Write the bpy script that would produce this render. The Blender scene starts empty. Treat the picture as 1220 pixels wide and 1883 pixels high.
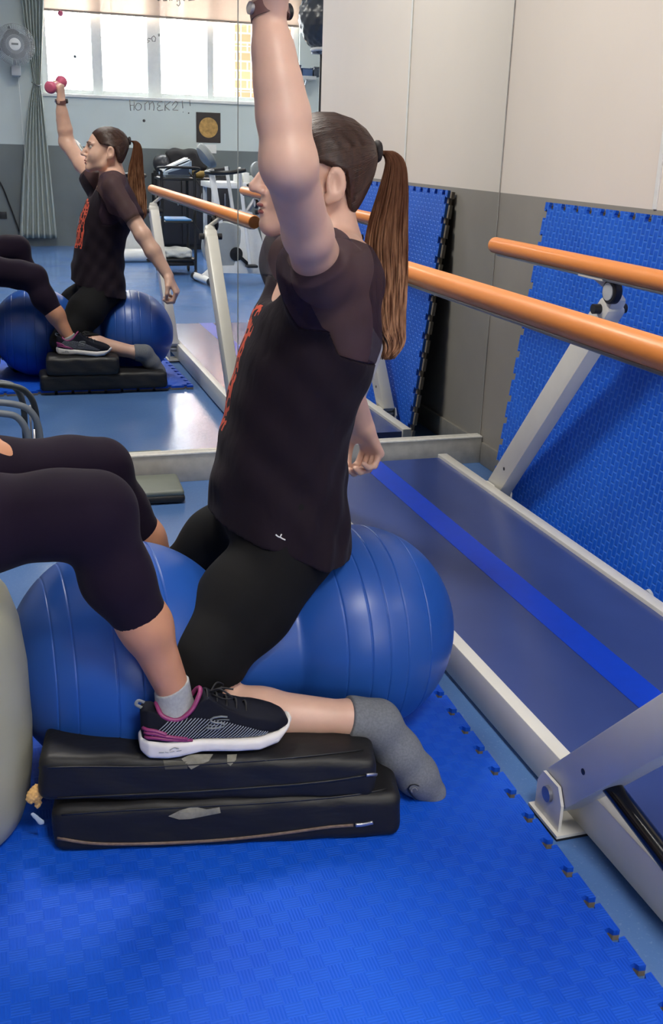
import bpy, bmesh, math, random
import numpy as np
from mathutils import Vector, Matrix
from mathutils.bvhtree import BVHTree
random.seed(7); rng = np.random.default_rng(7)
C = bpy.context.scene.collection
sc = bpy.context.scene
R = math.radians

# ------------------------------------------------------------------ camera, light, exposure
FPX, W_, H_ = 1900.0, 1220, 1883
YAW, PIT, ROL, CH = R(18.17), R(19.5), R(1.86), 1.2
fwd = Vector((math.sin(YAW)*math.cos(PIT), math.cos(YAW)*math.cos(PIT), -math.sin(PIT)))
rt = Vector((math.cos(YAW), -math.sin(YAW), 0)); up = rt.cross(fwd)
rt2 = math.cos(ROL)*rt + math.sin(ROL)*up; up2 = -math.sin(ROL)*rt + math.cos(ROL)*up
camd = bpy.data.cameras.new('camera'); cam = bpy.data.objects.new('camera', camd); C.objects.link(cam)
camd.sensor_fit = 'VERTICAL'; camd.sensor_height = 24; camd.lens = 24*FPX/H_; camd.clip_start = .02; camd.clip_end = 200
m3 = Matrix((rt2, up2, -fwd)).transposed()
cam.matrix_world = Matrix.Translation((0, 0, CH)) @ m3.to_4x4()
sc.camera = cam
MY = 3.683            # mirror plane
BY = -5.43            # window wall
WX = 1.838            # right wall

w = bpy.data.worlds.new('sky'); sc.world = w; w.use_nodes = True
bg = w.node_tree.nodes['Background']; bg.inputs[0].default_value = (.93, .97, 1, 1); 
_wt = w.node_tree; _tc = _wt.nodes.new('ShaderNodeTexCoord'); _sx = _wt.nodes.new('ShaderNodeSeparateXYZ'); _mr = _wt.nodes.new('ShaderNodeMapRange')
_wt.links.new(_tc.outputs['Generated'], _sx.inputs[0]); _wt.links.new(_sx.outputs[1], _mr.inputs['Value']); _wt.links.new(_mr.outputs[0], bg.inputs[1])
for _k, _v in (('From Min', -.25), ('From Max', .05), ('To Min', 34.0), ('To Max', .9)): _mr.inputs[_k].default_value = _v   # bright haze on the window side of the sky
sc.view_settings.view_transform = 'Standard'; sc.view_settings.look = 'None'
sc.view_settings.gamma = 1; sc.view_settings.exposure = 0.0; sc.view_settings.use_curve_mapping = False
cy = sc.cycles
cy.use_denoising = True; cy.max_bounces = 8; cy.diffuse_bounces = 4; cy.glossy_bounces = 5; cy.transmission_bounces = 4
cy.transparent_max_bounces = 8; cy.caustics_reflective = False; cy.caustics_refractive = False; cy.sample_clamp_indirect = 8
def area(name, loc, size, power, col=(1, 1, 1), rot=(0, 0, 0), sy=None):
    l = bpy.data.lights.new(name, 'AREA'); l.energy = power; l.color = col; l.size = size
    if sy: l.shape = 'RECTANGLE'; l.size_y = sy
    o = bpy.data.objects.new(name, l); C.objects.link(o); o.location = loc; o.rotation_euler = rot
    return o
LAMPS = [(0.25, 3.0, 52), (0.6, -0.4, 60), (0.9, -2.6, 30), (3.4, -0.6, 20), (3.4, -3.4, 18)]

def ray(x, y):
    x, y = float(x), float(y)
    return ((x-W_/2)/FPX*rt2 - (y-H_/2)/FPX*up2 + fwd)
def at(x, y, Y):              # point of the place seen at photo pixel x, y at depth Y
    d = ray(x, y); return Vector((0, 0, CH)) + d*float(Y/d.y)
def atz(x, y, z):
    d = ray(x, y); return Vector((0, 0, CH)) + d*((z-CH)/d.z)
def atm(x, y, Y):             # same through the mirror; Y is the real depth
    q = at(x, y, 2*MY-Y); return Vector((q.x, Y, q.z))
def atmz(x, y, z):
    q = atz(x, y, z); return Vector((q.x, 2*MY-q.y, q.z))

# ------------------------------------------------------------------ materials
def lin(c):
    return tuple((v/255/12.92 if v/255 <= .04045 else ((v/255+.055)/1.055)**2.4) for v in c)
MATS = {}
class NT:
    def __init__(s, m): s.t = m.node_tree; s.n = s.t.nodes; s.l = s.t.links; s.b = s.n['Principled BSDF']
    def add(s, k, **kw):
        n = s.n.new(k)
        for a, v in kw.items():
            if a.startswith('i_'):
                key = a[2:]; key = int(key) if key.isdigit() else key.replace('_', ' ')
                n.inputs[key].default_value = v
            else: setattr(n, a, v)
        return n
    def link(s, a, b): s.l.new(a, b)
    def obj(s): return s.add('ShaderNodeTexCoord').outputs['Object']
    def mapping(s, src, scale=(1, 1, 1), rot=(0, 0, 0), loc=(0, 0, 0)):
        n = s.add('ShaderNodeMapping'); n.inputs['Scale'].default_value = scale; n.inputs['Rotation'].default_value = rot; n.inputs['Location'].default_value = loc
        s.link(src, n.inputs[0]); return n.outputs[0]
    def noise(s, src, scale, detail=3, rough=.5):
        n = s.add('ShaderNodeTexNoise'); n.inputs['Scale'].default_value = scale; n.inputs['Detail'].default_value = detail; n.inputs['Roughness'].default_value = rough
        s.link(src, n.inputs['Vector']); return n.outputs['Fac']
    def ramp(s, src, stops, interp='LINEAR'):
        n = s.add('ShaderNodeValToRGB'); e = n.color_ramp.elements; n.color_ramp.interpolation = interp
        e[0].position, e[0].color = stops[0][0], (*stops[0][1], 1)
        e[1].position, e[1].color = stops[-1][0], (*stops[-1][1], 1)
        for p, c in stops[1:-1]:
            x = e.new(p); x.color = (*c, 1)
        s.link(src, n.inputs[0]); return n.outputs[0]
    def mix(s, fac, a, b):
        n = s.add('ShaderNodeMix', data_type='RGBA')
        for v, i in ((fac, 0), (a, 6), (b, 7)):
            if hasattr(v, 'links') or hasattr(v, 'is_linked'): s.link(v, n.inputs[i])
            else: n.inputs[i].default_value = v if i == 0 else (*v, 1)
        return n.outputs[2]
    def math(s, op, a, b=None, c=None):
        n = s.add('ShaderNodeMath', operation=op)
        for i, v in enumerate((a, b, c)):
            if v is None: continue
            if hasattr(v, 'is_linked'): s.link(v, n.inputs[i])
            else: n.inputs[i].default_value = v
        return n.outputs[0]
    def bump(s, h, strength=.3, dist=.002):
        n = s.add('ShaderNodeBump'); n.inputs['Strength'].default_value = strength; n.inputs['Distance'].default_value = dist
        s.link(h, n.inputs['Height']); s.link(n.outputs[0], s.b.inputs['Normal']); return n
def mat(name, col, rough=.5, metal=0, spec=.5, var=.0, vs=30, bump=0, bs=200, bd=.001, coat=0, sub=0, sheen=0, emit=None, es=0):
    if name in MATS: return MATS[name]
    m = bpy.data.materials.new(name); m.use_nodes = True; t = NT(m); b = t.b
    c = lin(col); b.inputs['Base Color'].default_value = (*c, 1); b.inputs['Roughness'].default_value = rough
    b.inputs['Metallic'].default_value = metal; b.inputs['Specular IOR Level'].default_value = spec
    if coat: b.inputs['Coat Weight'].default_value = coat; b.inputs['Coat Roughness'].default_value = .15
    if sub: b.inputs['Subsurface Weight'].default_value = sub; b.inputs['Subsurface Radius'].default_value = (.012, .005, .003); b.inputs['Subsurface Scale'].default_value = 1
    if sheen: b.inputs['Sheen Weight'].default_value = sheen; b.inputs['Sheen Roughness'].default_value = .5
    if emit: b.inputs['Emission Color'].default_value = (*lin(emit), 1); b.inputs['Emission Strength'].default_value = es
    o = t.obj()
    f = t.noise(o, vs, 4)
    v = max(var, .03)
    t.link(t.ramp(f, [(.3, tuple(x*(1-v) for x in c)), (.7, tuple(min(1, x*(1+v)) for x in c))]), b.inputs['Base Color'])
    if bump: t.bump(t.noise(o, bs, 4, .6), bump, bd)
    MATS[name] = m; m['t'] = 1
    return m

M_wall = mat('wall cream paint', (222, 214, 204), .55, var=.02, vs=2, bump=.05, bs=90)
def two_tone(name, top, bot, zz, rough=.5):
    m = mat(name, top, rough, bump=.06, bs=70); t = NT(m); o = t.obj()
    sp = t.add('ShaderNodeSeparateXYZ'); t.link(o, sp.inputs[0])
    n = t.noise(o, 3, 4); n2 = t.noise(o, 14, 5, .7)
    hi = t.math('GREATER_THAN', sp.outputs[2], zz)
    bt = lin(bot); tp = lin(top)
    cb = t.ramp(n, [(.3, tuple(x*.92 for x in bt)), (.7, tuple(x*1.06 for x in bt))])
    scuff = t.ramp(n2, [(.72, (0, 0, 0)), (.78, (1, 1, 1))])
    cb = t.mix(t.math('MULTIPLY', scuff, .35), cb, tuple(x*.55 for x in bt))
    ct = t.ramp(n, [(.3, tuple(x*.97 for x in tp)), (.7, tp)])
    t.link(t.mix(hi, cb, ct), t.b.inputs['Base Color'])
    return m
M_wallr = two_tone('right wall paint', (236, 227, 216), (150, 146, 138), 1.054, .45)
M_wallb = two_tone('back wall paint', (205, 216, 214), (112, 120, 120), 1.108)
M_ceil = mat('ceiling white', (235, 235, 232), .8)
def floor_mat():
    m = mat('blue vinyl floor', (88, 128, 184), .22, var=.08, vs=1.5); t = NT(m); o = t.obj()
    b1 = lin((92, 130, 184)); b2 = lin((70, 106, 164))
    n1 = t.noise(o, 2.2, 5); n2 = t.noise(o, 160, 2)
    c = t.mix(n1, b1, b2); c = t.mix(t.ramp(n2, [(.6, (0, 0, 0)), (.75, (.35, .35, .35))]), c, lin((130, 160, 205)))
    t.link(c, t.b.inputs['Base Color']); t.link(t.ramp(n1, [(.3, (.16,)*3), (.7, (.24,)*3)]), t.b.inputs['Roughness'])
    t.bump(t.noise(o, 45, 4, .6), .3, .002)
    return m
M_floor = floor_mat()
M_mirror = bpy.data.materials.new('mirror silver'); M_mirror.use_nodes = True
_t = NT(M_mirror); _t.b.inputs['Metallic'].default_value = 1; _t.b.inputs['Roughness'].default_value = 0; _t.b.inputs['Base Color'].default_value = (.93, .95, .945, 1)
M_mir_edge = mat('mirror glass edge', (150, 160, 158), .3)
M_kerb = mat('kerb grey paint', (168, 166, 158), .5, var=.14, vs=24, bump=.25, bs=60)
M_kerbw = mat('kerb worn edge', (226, 224, 216), .5, var=.1, vs=60, bump=.4, bs=90)
M_wmetal = mat('white powder coated steel', (214, 212, 204), .35, var=.03, vs=12)
M_wmetal2 = mat('worn steel base', (196, 195, 188), .4, var=.08, vs=20)
M_orange = mat('orange handrail coating', (232, 142, 66), .42, var=.03, vs=5, coat=.1)
M_rubber = mat('black rubber', (26, 26, 28), .5, var=.1)
M_gloss_black = mat('gloss black tube', (14, 14, 17), .18)
M_alu = mat('grey aluminium', (150, 152, 158), .35, metal=.8)
M_board = mat('slate blue walkway', (54, 70, 124), .22, var=.05, vs=4, bump=.06, bs=120)
M_stripe = mat('bright blue stripe', (10, 62, 196), .35)
def mat_foam(name='blue foam mat', bs=.28):
    m = mat(name, (18, 82, 196), .6, spec=.25); t = NT(m); o = t.obj()
    # basket weave of short raised bars, alternating direction in a checker
    ck = t.add('ShaderNodeTexChecker'); ck.inputs['Scale'].default_value = 1/.027; t.link(t.mapping(o, loc=(.001, .001, .001)), ck.inputs['Vector'])
    ck.inputs[1].default_value = (1, 1, 1, 1); ck.inputs[2].default_value = (0, 0, 0, 1)
    sp = t.add('ShaderNodeSeparateXYZ'); t.link(o, sp.inputs[0])
    k = 2*math.pi/.0054
    sx = t.math('SINE', t.math('MULTIPLY', sp.outputs[0], k)); sy = t.math('SINE', t.math('MULTIPLY', sp.outputs[1], k))
    h = t.mix(ck.outputs[1], (0, 0, 0), (0, 0, 0))
    mx = t.add('ShaderNodeMix', data_type='FLOAT'); t.link(ck.outputs[1], mx.inputs[0]); t.link(sx, mx.inputs[2]); t.link(sy, mx.inputs[3])
    t.bump(mx.outputs[0], bs, .001)
    n = t.noise(o, 3, 4); n2 = t.noise(o, 40, 5, .7)
    c = t.ramp(n, [(.3, lin((8, 72, 196))), (.7, lin((14, 88, 214)))])
    c = t.mix(t.math('MULTIPLY', ck.outputs[1], .10), c, lin((60, 120, 220)))
    c = t.mix(t.ramp(n2, [(.70, (0, 0, 0)), (.8, (.25, .25, .25))]), c, lin((12, 40, 110)))
    t.link(c, t.b.inputs['Base Color']); return m
M_foam = mat_foam()
def foam_brick():
    m = mat('blue foam mat upright', (20, 88, 205), .5, spec=.3); t = NT(m); o = t.obj()
    br = t.add('ShaderNodeTexBrick'); t.link(o, br.inputs['Vector']); br.inputs['Scale'].default_value = 1; br.offset = .5
    for k, v in (('Brick Width', .034), ('Row Height', .021), ('Mortar Size', .0035), ('Mortar Smooth', .5)): br.inputs[k].default_value = v
    n = t.noise(o, 4, 4)
    c = t.ramp(n, [(.3, lin((16, 84, 200))), (.7, lin((26, 98, 218)))])
    t.link(t.mix(t.math('MULTIPLY', br.outputs['Fac'], .35), c, lin((84, 146, 236))), t.b.inputs['Base Color'])  # relief grooves painted lighter, their sheen put into the colour
    t.bump(t.math('SUBTRACT', 1, br.outputs['Fac']), .6, .003)
    return m
M_foam2 = foam_brick()
M_foamg = mat('grey foam underside', (126, 118, 108), .8, var=.12, vs=60, bump=.2)
M_ball = mat('blue gym ball vinyl', (32, 78, 158), .36, var=.04, vs=6)
M_skinA = mat('fair skin', (210, 170, 150), .45, var=.06, vs=22, bump=.08, bs=300, bd=.0006, sub=.12)
M_skinB = mat('tan skin', (196, 140, 108), .45, var=.06, vs=22, bump=.08, bs=300, bd=.0006, sub=.12)
M_legA = mat('black leggings', (9, 9, 11), .85, spec=.25, var=.1, bump=.1, bs=400)
M_legB = mat('dark purple leggings', (25, 15, 31), .85, spec=.15, var=.1, vs=8, sheen=.03, bump=.1, bs=400)
def shirt_mat():
    m = mat('dark plum shirt cloth', (27, 19, 28), .85, spec=.15, sheen=.03); t = NT(m); o = t.obj()
    sp = t.add('ShaderNodeSeparateXYZ'); t.link(o, sp.inputs[0])
    X, Y, Z = sp.outputs
    band = t.math('MULTIPLY', t.math('MULTIPLY', t.math('GREATER_THAN', Z, .68), t.math('LESS_THAN', Z, .935)),
                  t.math('MULTIPLY', t.math('GREATER_THAN', Y, 1.872), t.math('LESS_THAN', Y, 1.965)))
    front = t.math('LESS_THAN', X, .47)
    v = t.add('ShaderNodeTexVoronoi', feature='DISTANCE_TO_EDGE'); v.inputs['Scale'].default_value = 48
    t.link(t.mapping(o, scale=(1, 1, .8)), v.inputs['Vector'])
    ln = t.math('LESS_THAN', v.outputs['Distance'], .16)
    n = t.math('GREATER_THAN', t.noise(o, 30, 2), .38)
    f = t.math('MULTIPLY', t.math('MULTIPLY', band, front), t.math('MULTIPLY', ln, n))
    t.link(t.mix(f, lin((27, 19, 28)), lin((206, 88, 66))), t.b.inputs['Base Color'])
    t.bump(t.noise(t.mapping(o, scale=(1, 1, .35)), 22, 3, .4), .55, .012)
    return m
M_shirt = shirt_mat()
def sheer_mat():
    m = mat('sheer mauve mesh', (52, 37, 50), .8, spec=.2); t = NT(m)
    tr = t.add('ShaderNodeBsdfTransparent'); mx = t.add('ShaderNodeMixShader'); mx.inputs[0].default_value = .74
    out = t.n['Material Output']; t.link(tr.outputs[0], mx.inputs[1]); t.link(t.b.outputs[0], mx.inputs[2]); t.link(mx.outputs[0], out.inputs[0])
    return m
M_sheer = sheer_mat()
M_hair = mat('brown hair', (58, 38, 28), .42)
def hair_mat(name, a, b_, z0, z1):
    m = mat(name, a, .75, spec=.06); t = NT(m); o = t.obj()
    sp = t.add('ShaderNodeSeparateXYZ'); t.link(o, sp.inputs[0])
    n = t.noise(t.mapping(o, scale=(1, 1, .12)), 130, 3, .6)
    g = t.math('DIVIDE', t.math('SUBTRACT', z1, sp.outputs[2]), z1-z0); g = t.math('MINIMUM', t.math('MAXIMUM', g, 0.1), 1)
    f = t.math('MULTIPLY', t.ramp(n, [(.38, (0, 0, 0)), (.66, (1, 1, 1))]), g)
    t.link(t.mix(f, lin(a), lin(b_)), t.b.inputs['Base Color']); return m
M_hair = hair_mat('brown hair', (50, 31, 22), (80, 52, 38), 1.1, 1.3)
M_tail = hair_mat('brown ponytail hair', (80, 50, 35), (196, 146, 110), .86, 1.14)
M_sockg = mat('grey marl sock', (108, 112, 118), .9, var=.16, vs=240, bump=.3, bs=500)
M_sockl = mat('light grey sock', (160, 162, 162), .9, var=.1, vs=200, bump=.3, bs=500)
def vinyl_black():
    m = mat('black vinyl cushion', (24, 24, 26), .5, spec=.35, var=.1, vs=10); t = NT(m); o = t.obj()
    t.bump(t.noise(t.mapping(o, scale=(.5, 1, 1.6)), 16, 3, .5), .35, .012)
    return m
M_cush = vinyl_black()
M_tape = mat('worn backing patch', (122, 120, 108), .7, var=.25, vs=70)
M_zip = mat('brown zip tape', (110, 92, 80), .7, var=.2, vs=150)
M_steel = mat('bright steel', (190, 190, 192), .3, metal=.9)
M_drum = mat('grey green vinyl', (168, 168, 148), .38, var=.05, vs=5, bump=.15, bs=8, bd=.01)
M_yfoam = mat('torn yellow foam', (206, 164, 104), .9, var=.2, vs=60, bump=.8, bs=90, bd=.004)
M_pink = mat('pink dumbbell vinyl', (196, 92, 122), .4)
M_white = mat('white paint', (232, 233, 230), .4)
M_black = mat('black plastic', (22, 23, 26), .45)
M_grey = mat('grey plastic', (128, 132, 132), .45)
M_lgrey = mat('light grey plastic', (186, 190, 192), .45)
M_bluep = mat('blue plastic', (86, 150, 214), .45)
M_lblue = mat('pale blue plastic', (160, 178, 196), .4)

# ------------------------------------------------------------------ object helpers
def wloc(o):
    p = Vector()
    while o: p += o.location; o = o.parent
    return p
def link(name, me, m=None, parent=None, smooth=False):
    o = bpy.data.objects.new(name, me); C.objects.link(o)
    if m: me.materials.append(m)
    if smooth: me.polygons.foreach_set('use_smooth', [True]*len(me.polygons))
    if parent: o.parent = parent; o.location = -wloc(parent)
    return o
def thing(name, loc, label, cat, group=None):
    o = bpy.data.objects.new(name, None); C.objects.link(o); o.location = loc; o.empty_display_size = .05
    o['label'] = label; o['category'] = cat
    if group: o['group'] = group
    return o
def tag(o, label, cat, group=None):
    o['label'] = label; o['category'] = cat
    if group: o['group'] = group
    return o
def struct(o): o['kind'] = 'structure'; return o
def fin(bm, name, m, parent=None, smooth=False, auto=False):
    me = bpy.data.meshes.new(name); bm.normal_update(); bm.to_mesh(me); bm.free()
    o = link(name, me, m, parent, smooth)
    if auto:
        me.polygons.foreach_set('use_smooth', [True]*len(me.polygons))
        md = o.modifiers.new('edges', 'EDGE_SPLIT'); md.split_angle = R(35)
    return o
def bbox(bm, a, b, bev=0, mtx=None, seg=2):
    """box from corner a to corner b"""
    a, b = Vector(a), Vector(b); c = (a+b)/2; s = b-a
    r = bmesh.ops.create_cube(bm, size=1); vs = r['verts']
    for v in vs: v.co = Vector((v.co.x*s.x, v.co.y*s.y, v.co.z*s.z))
    if bev:
        es = list({e for v in vs for e in v.link_edges})
        rr = bmesh.ops.bevel(bm, geom=es, offset=bev, segments=seg, affect='EDGES', profile=.5)
        vs = list({v for f in rr['faces'] for v in f.verts} | {v for v in vs if v.is_valid})
    for v in vs: v.co += c
    if mtx: bmesh.ops.transform(bm, matrix=mtx, verts=vs)
    return vs
def box(name, a, b, m, parent=None, bev=0, auto=False):
    bm = bmesh.new(); bbox(bm, a, b, bev); return fin(bm, name, m, parent, auto=bev > 0)
def beam(bm, p, q, wx, wy, bev=0, side=None):
    """rectangular bar from p to q"""
    p, q = Vector(p), Vector(q); d = (q-p); L = d.length; d.normalize()
    s = Vector(side) if side else (Vector((1, 0, 0)) if abs(d.x) < .9 else Vector((0, 1, 0)))
    s = (s - d*s.dot(d)).normalized(); t = d.cross(s)
    mt = Matrix((s, t, d)).transposed().to_4x4(); mt.translation = (p+q)/2
    return bbox(bm, (-wx/2, -wy/2, -L/2), (wx/2, wy/2, L/2), bev, mt)
def cyl(bm, p, q, r, r2=None, n=24, cap=True):
    p, q = Vector(p), Vector(q); d = q-p; L = d.length
    mt = d.to_track_quat('Z', 'Y').to_matrix().to_4x4(); mt.translation = (p+q)/2
    bmesh.ops.create_cone(bm, cap_ends=cap, segments=n, radius1=r, radius2=r if r2 is None else r2, depth=L, matrix=mt)
def lathe(bm, prof, p, axis, n=48):
    """prof = [(t along axis, radius)]"""
    axis = Vector(axis).normalized(); s = axis.orthogonal().normalized(); t = axis.cross(s); p = Vector(p)
    rings = []
    for a, r in prof:
        rings.append([bm.verts.new(p + axis*a + (s*math.cos(2*math.pi*i/n)+t*math.sin(2*math.pi*i/n))*max(r, 1e-4)) for i in range(n)])
    for A, B in zip(rings, rings[1:]):
        for i in range(n): bm.faces.new((A[i], A[(i+1) % n], B[(i+1) % n], B[i]))
    bm.faces.new(rings[0][::-1]); bm.faces.new(rings[-1])
def spline(pts, n):
    P = [np.array(p, float) for p in pts]; P = [2*P[0]-P[1]] + P + [2*P[-1]-P[-2]]
    out = []; segs = len(P)-3
    for k in range(n):
        u = k/(n-1)*segs; i = min(int(u), segs-1); t = u-i
        a, b, c, d = P[i:i+4]
        out.append(.5*((2*b)+(-a+c)*t+(2*a-5*b+4*c-d)*t*t+(-a+3*b-3*c+d)*t**3))
    return np.array(out)
def tubes(name, lines, m, parent=None, n=6, flat=1.0):
    """lines = [(points Nx3, radii)] swept into one mesh"""
    V, F = [], []
    base = 0
    for P, r in lines:
        P = np.array(P, float); k = len(P); r = np.full(k, r) if np.isscalar(r) else np.array(r)
        T = np.gradient(P, axis=0); T /= np.linalg.norm(T, axis=1)[:, None]+1e-12
        ref = np.array([0., 1, 0]) if abs(T[0][1]) < .9 else np.array([1., 0, 0])
        s = np.cross(T[0], ref); s /= np.linalg.norm(s)
        ring = []
        for i in range(k):
            s = s - T[i]*s.dot(T[i]); s /= np.linalg.norm(s)+1e-12; t = np.cross(T[i], s)
            for j in range(n):
                a = 2*math.pi*j/n
                ring.append(P[i]+r[i]*(math.cos(a)*s+math.sin(a)*t*flat))
        V += ring
        for i in range(k-1):
            for j in range(n):
                a = base+i*n+j; b = base+i*n+(j+1) % n
                F.append((a, b, b+n, a+n))
        F.append(tuple(base+j for j in range(n))[::-1]); F.append(tuple(base+(k-1)*n+j for j in range(n)))
        base += k*n
    me = bpy.data.meshes.new(name); me.from_pydata([tuple(v) for v in V], [], F)
    return link(name, me, m, parent, True)
def np_mesh(name, V, Q, m, parent=None):
    me = bpy.data.meshes.new(name)
    me.vertices.add(len(V)); me.vertices.foreach_set('co', V.astype(np.float32).ravel())
    me.loops.add(len(Q)*4); me.loops.foreach_set('vertex_index', Q.astype(np.int32).ravel())
    me.polygons.add(len(Q)); me.polygons.foreach_set('loop_start', np.arange(0, len(Q)*4, 4, dtype=np.int32))
    me.update(calc_edges=True); me.validate()
    return link(name, me, m, parent, True)

# ------------------------------------------------------------------ smooth solid modelling on a grid
def smin(a, b, k):
    h = np.maximum(k-np.abs(a-b), 0)/k
    return np.minimum(a, b)-h*h*k*.25
def N(v): return np.array(v, np.float32)
def cap(a, b, ra, rb, flat=None, ax=None, k=.02):
    """tapered capsule; flat squashes it along direction ax"""
    a, b = N(a), N(b)
    def f(x, y, z):
        px, py, pz = x-a[0], y-a[1], z-a[2]; d = b-a; L = float(d@d)+1e-12
        t = np.clip((px*d[0]+py*d[1]+pz*d[2])/L, 0, 1)
        qx, qy, qz = px-t*d[0], py-t*d[1], pz-t*d[2]
        r = ra+(rb-ra)*t
        if flat:
            u = N(ax)/np.linalg.norm(N(ax)); c = qx*u[0]+qy*u[1]+qz*u[2]; g = (1/flat-1)
            qx = qx+u[0]*c*g; qy = qy+u[1]*c*g; qz = qz+u[2]*c*g
        return (np.sqrt(qx*qx+qy*qy+qz*qz)-r)*(min(1, flat) if flat else 1)
    rr = max(ra, rb)*(max(1, flat) if flat else 1)
    return (f, np.minimum(a, b)-rr, np.maximum(a, b)+rr, k)
def ell(c, r, rot=None, k=.02):
    c, r = N(c), N(r); Rm = np.array(rot, np.float32) if rot is not None else np.eye(3, dtype=np.float32)
    def f(x, y, z):
        px, py, pz = x-c[0], y-c[1], z-c[2]
        q = [Rm[i, 0]*px+Rm[i, 1]*py+Rm[i, 2]*pz for i in range(3)]
        k0 = np.sqrt(sum((q[i]/r[i])**2 for i in range(3))); k1 = np.sqrt(sum((q[i]/r[i]**2)**2 for i in range(3)))+1e-9
        return k0*(k0-1)/k1
    m = float(r.max())
    return (f, c-m, c+m, k)
def chain(pts, k=.02, flat=None, ax=None):
    return [cap(pts[i][0], pts[i+1][0], pts[i][1], pts[i+1][1], flat, ax, k) for i in range(len(pts)-1)]
def loft(levels, k=.02):
    """levels = (z, xc, yc, rx, ry): stacked ellipses along z"""
    L = np.array(sorted(levels), np.float32)
    z = L[:, 0]; zz = np.linspace(z[0], z[-1], 120)
    P = [np.interp(zz, z, L[:, i]) for i in range(1, 5)]
    ker = np.ones(9)/9
    P = [np.convolve(np.pad(p, 4, 'edge'), ker, 'valid') for p in P]
    def f(x, y, zc):
        q = [np.interp(zc, zz, p).astype(np.float32) for p in P]
        e = np.sqrt(((x-q[0])/q[2])**2+((y-q[1])/q[3])**2)
        d = (e-1)*np.minimum(q[2], q[3])
        return np.maximum(d, np.maximum(z[0]-zc, zc-z[-1]))
    lo = np.array([(L[:, 1]-L[:, 3]).min(), (L[:, 2]-L[:, 4]).min(), z[0]]); hi = np.array([(L[:, 1]+L[:, 3]).max(), (L[:, 2]+L[:, 4]).max(), z[-1]])
    return (f, lo, hi, k)
def rbox(c, hs, rad, rot=None, k=.01):
    c, hs = N(c), N(hs); Rm = np.array(rot, np.float32) if rot is not None else np.eye(3, dtype=np.float32)
    def f(x, y, z):
        px, py, pz = x-c[0], y-c[1], z-c[2]
        q = [np.abs(Rm[i, 0]*px+Rm[i, 1]*py+Rm[i, 2]*pz)-(hs[i]-rad) for i in range(3)]
        return np.sqrt(sum(np.maximum(a, 0)**2 for a in q))+np.minimum(np.maximum(np.maximum(q[0], q[1]), q[2]), 0)-rad
    m = float(np.linalg.norm(hs))
    return (f, c-m, c+m, k)
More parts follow.
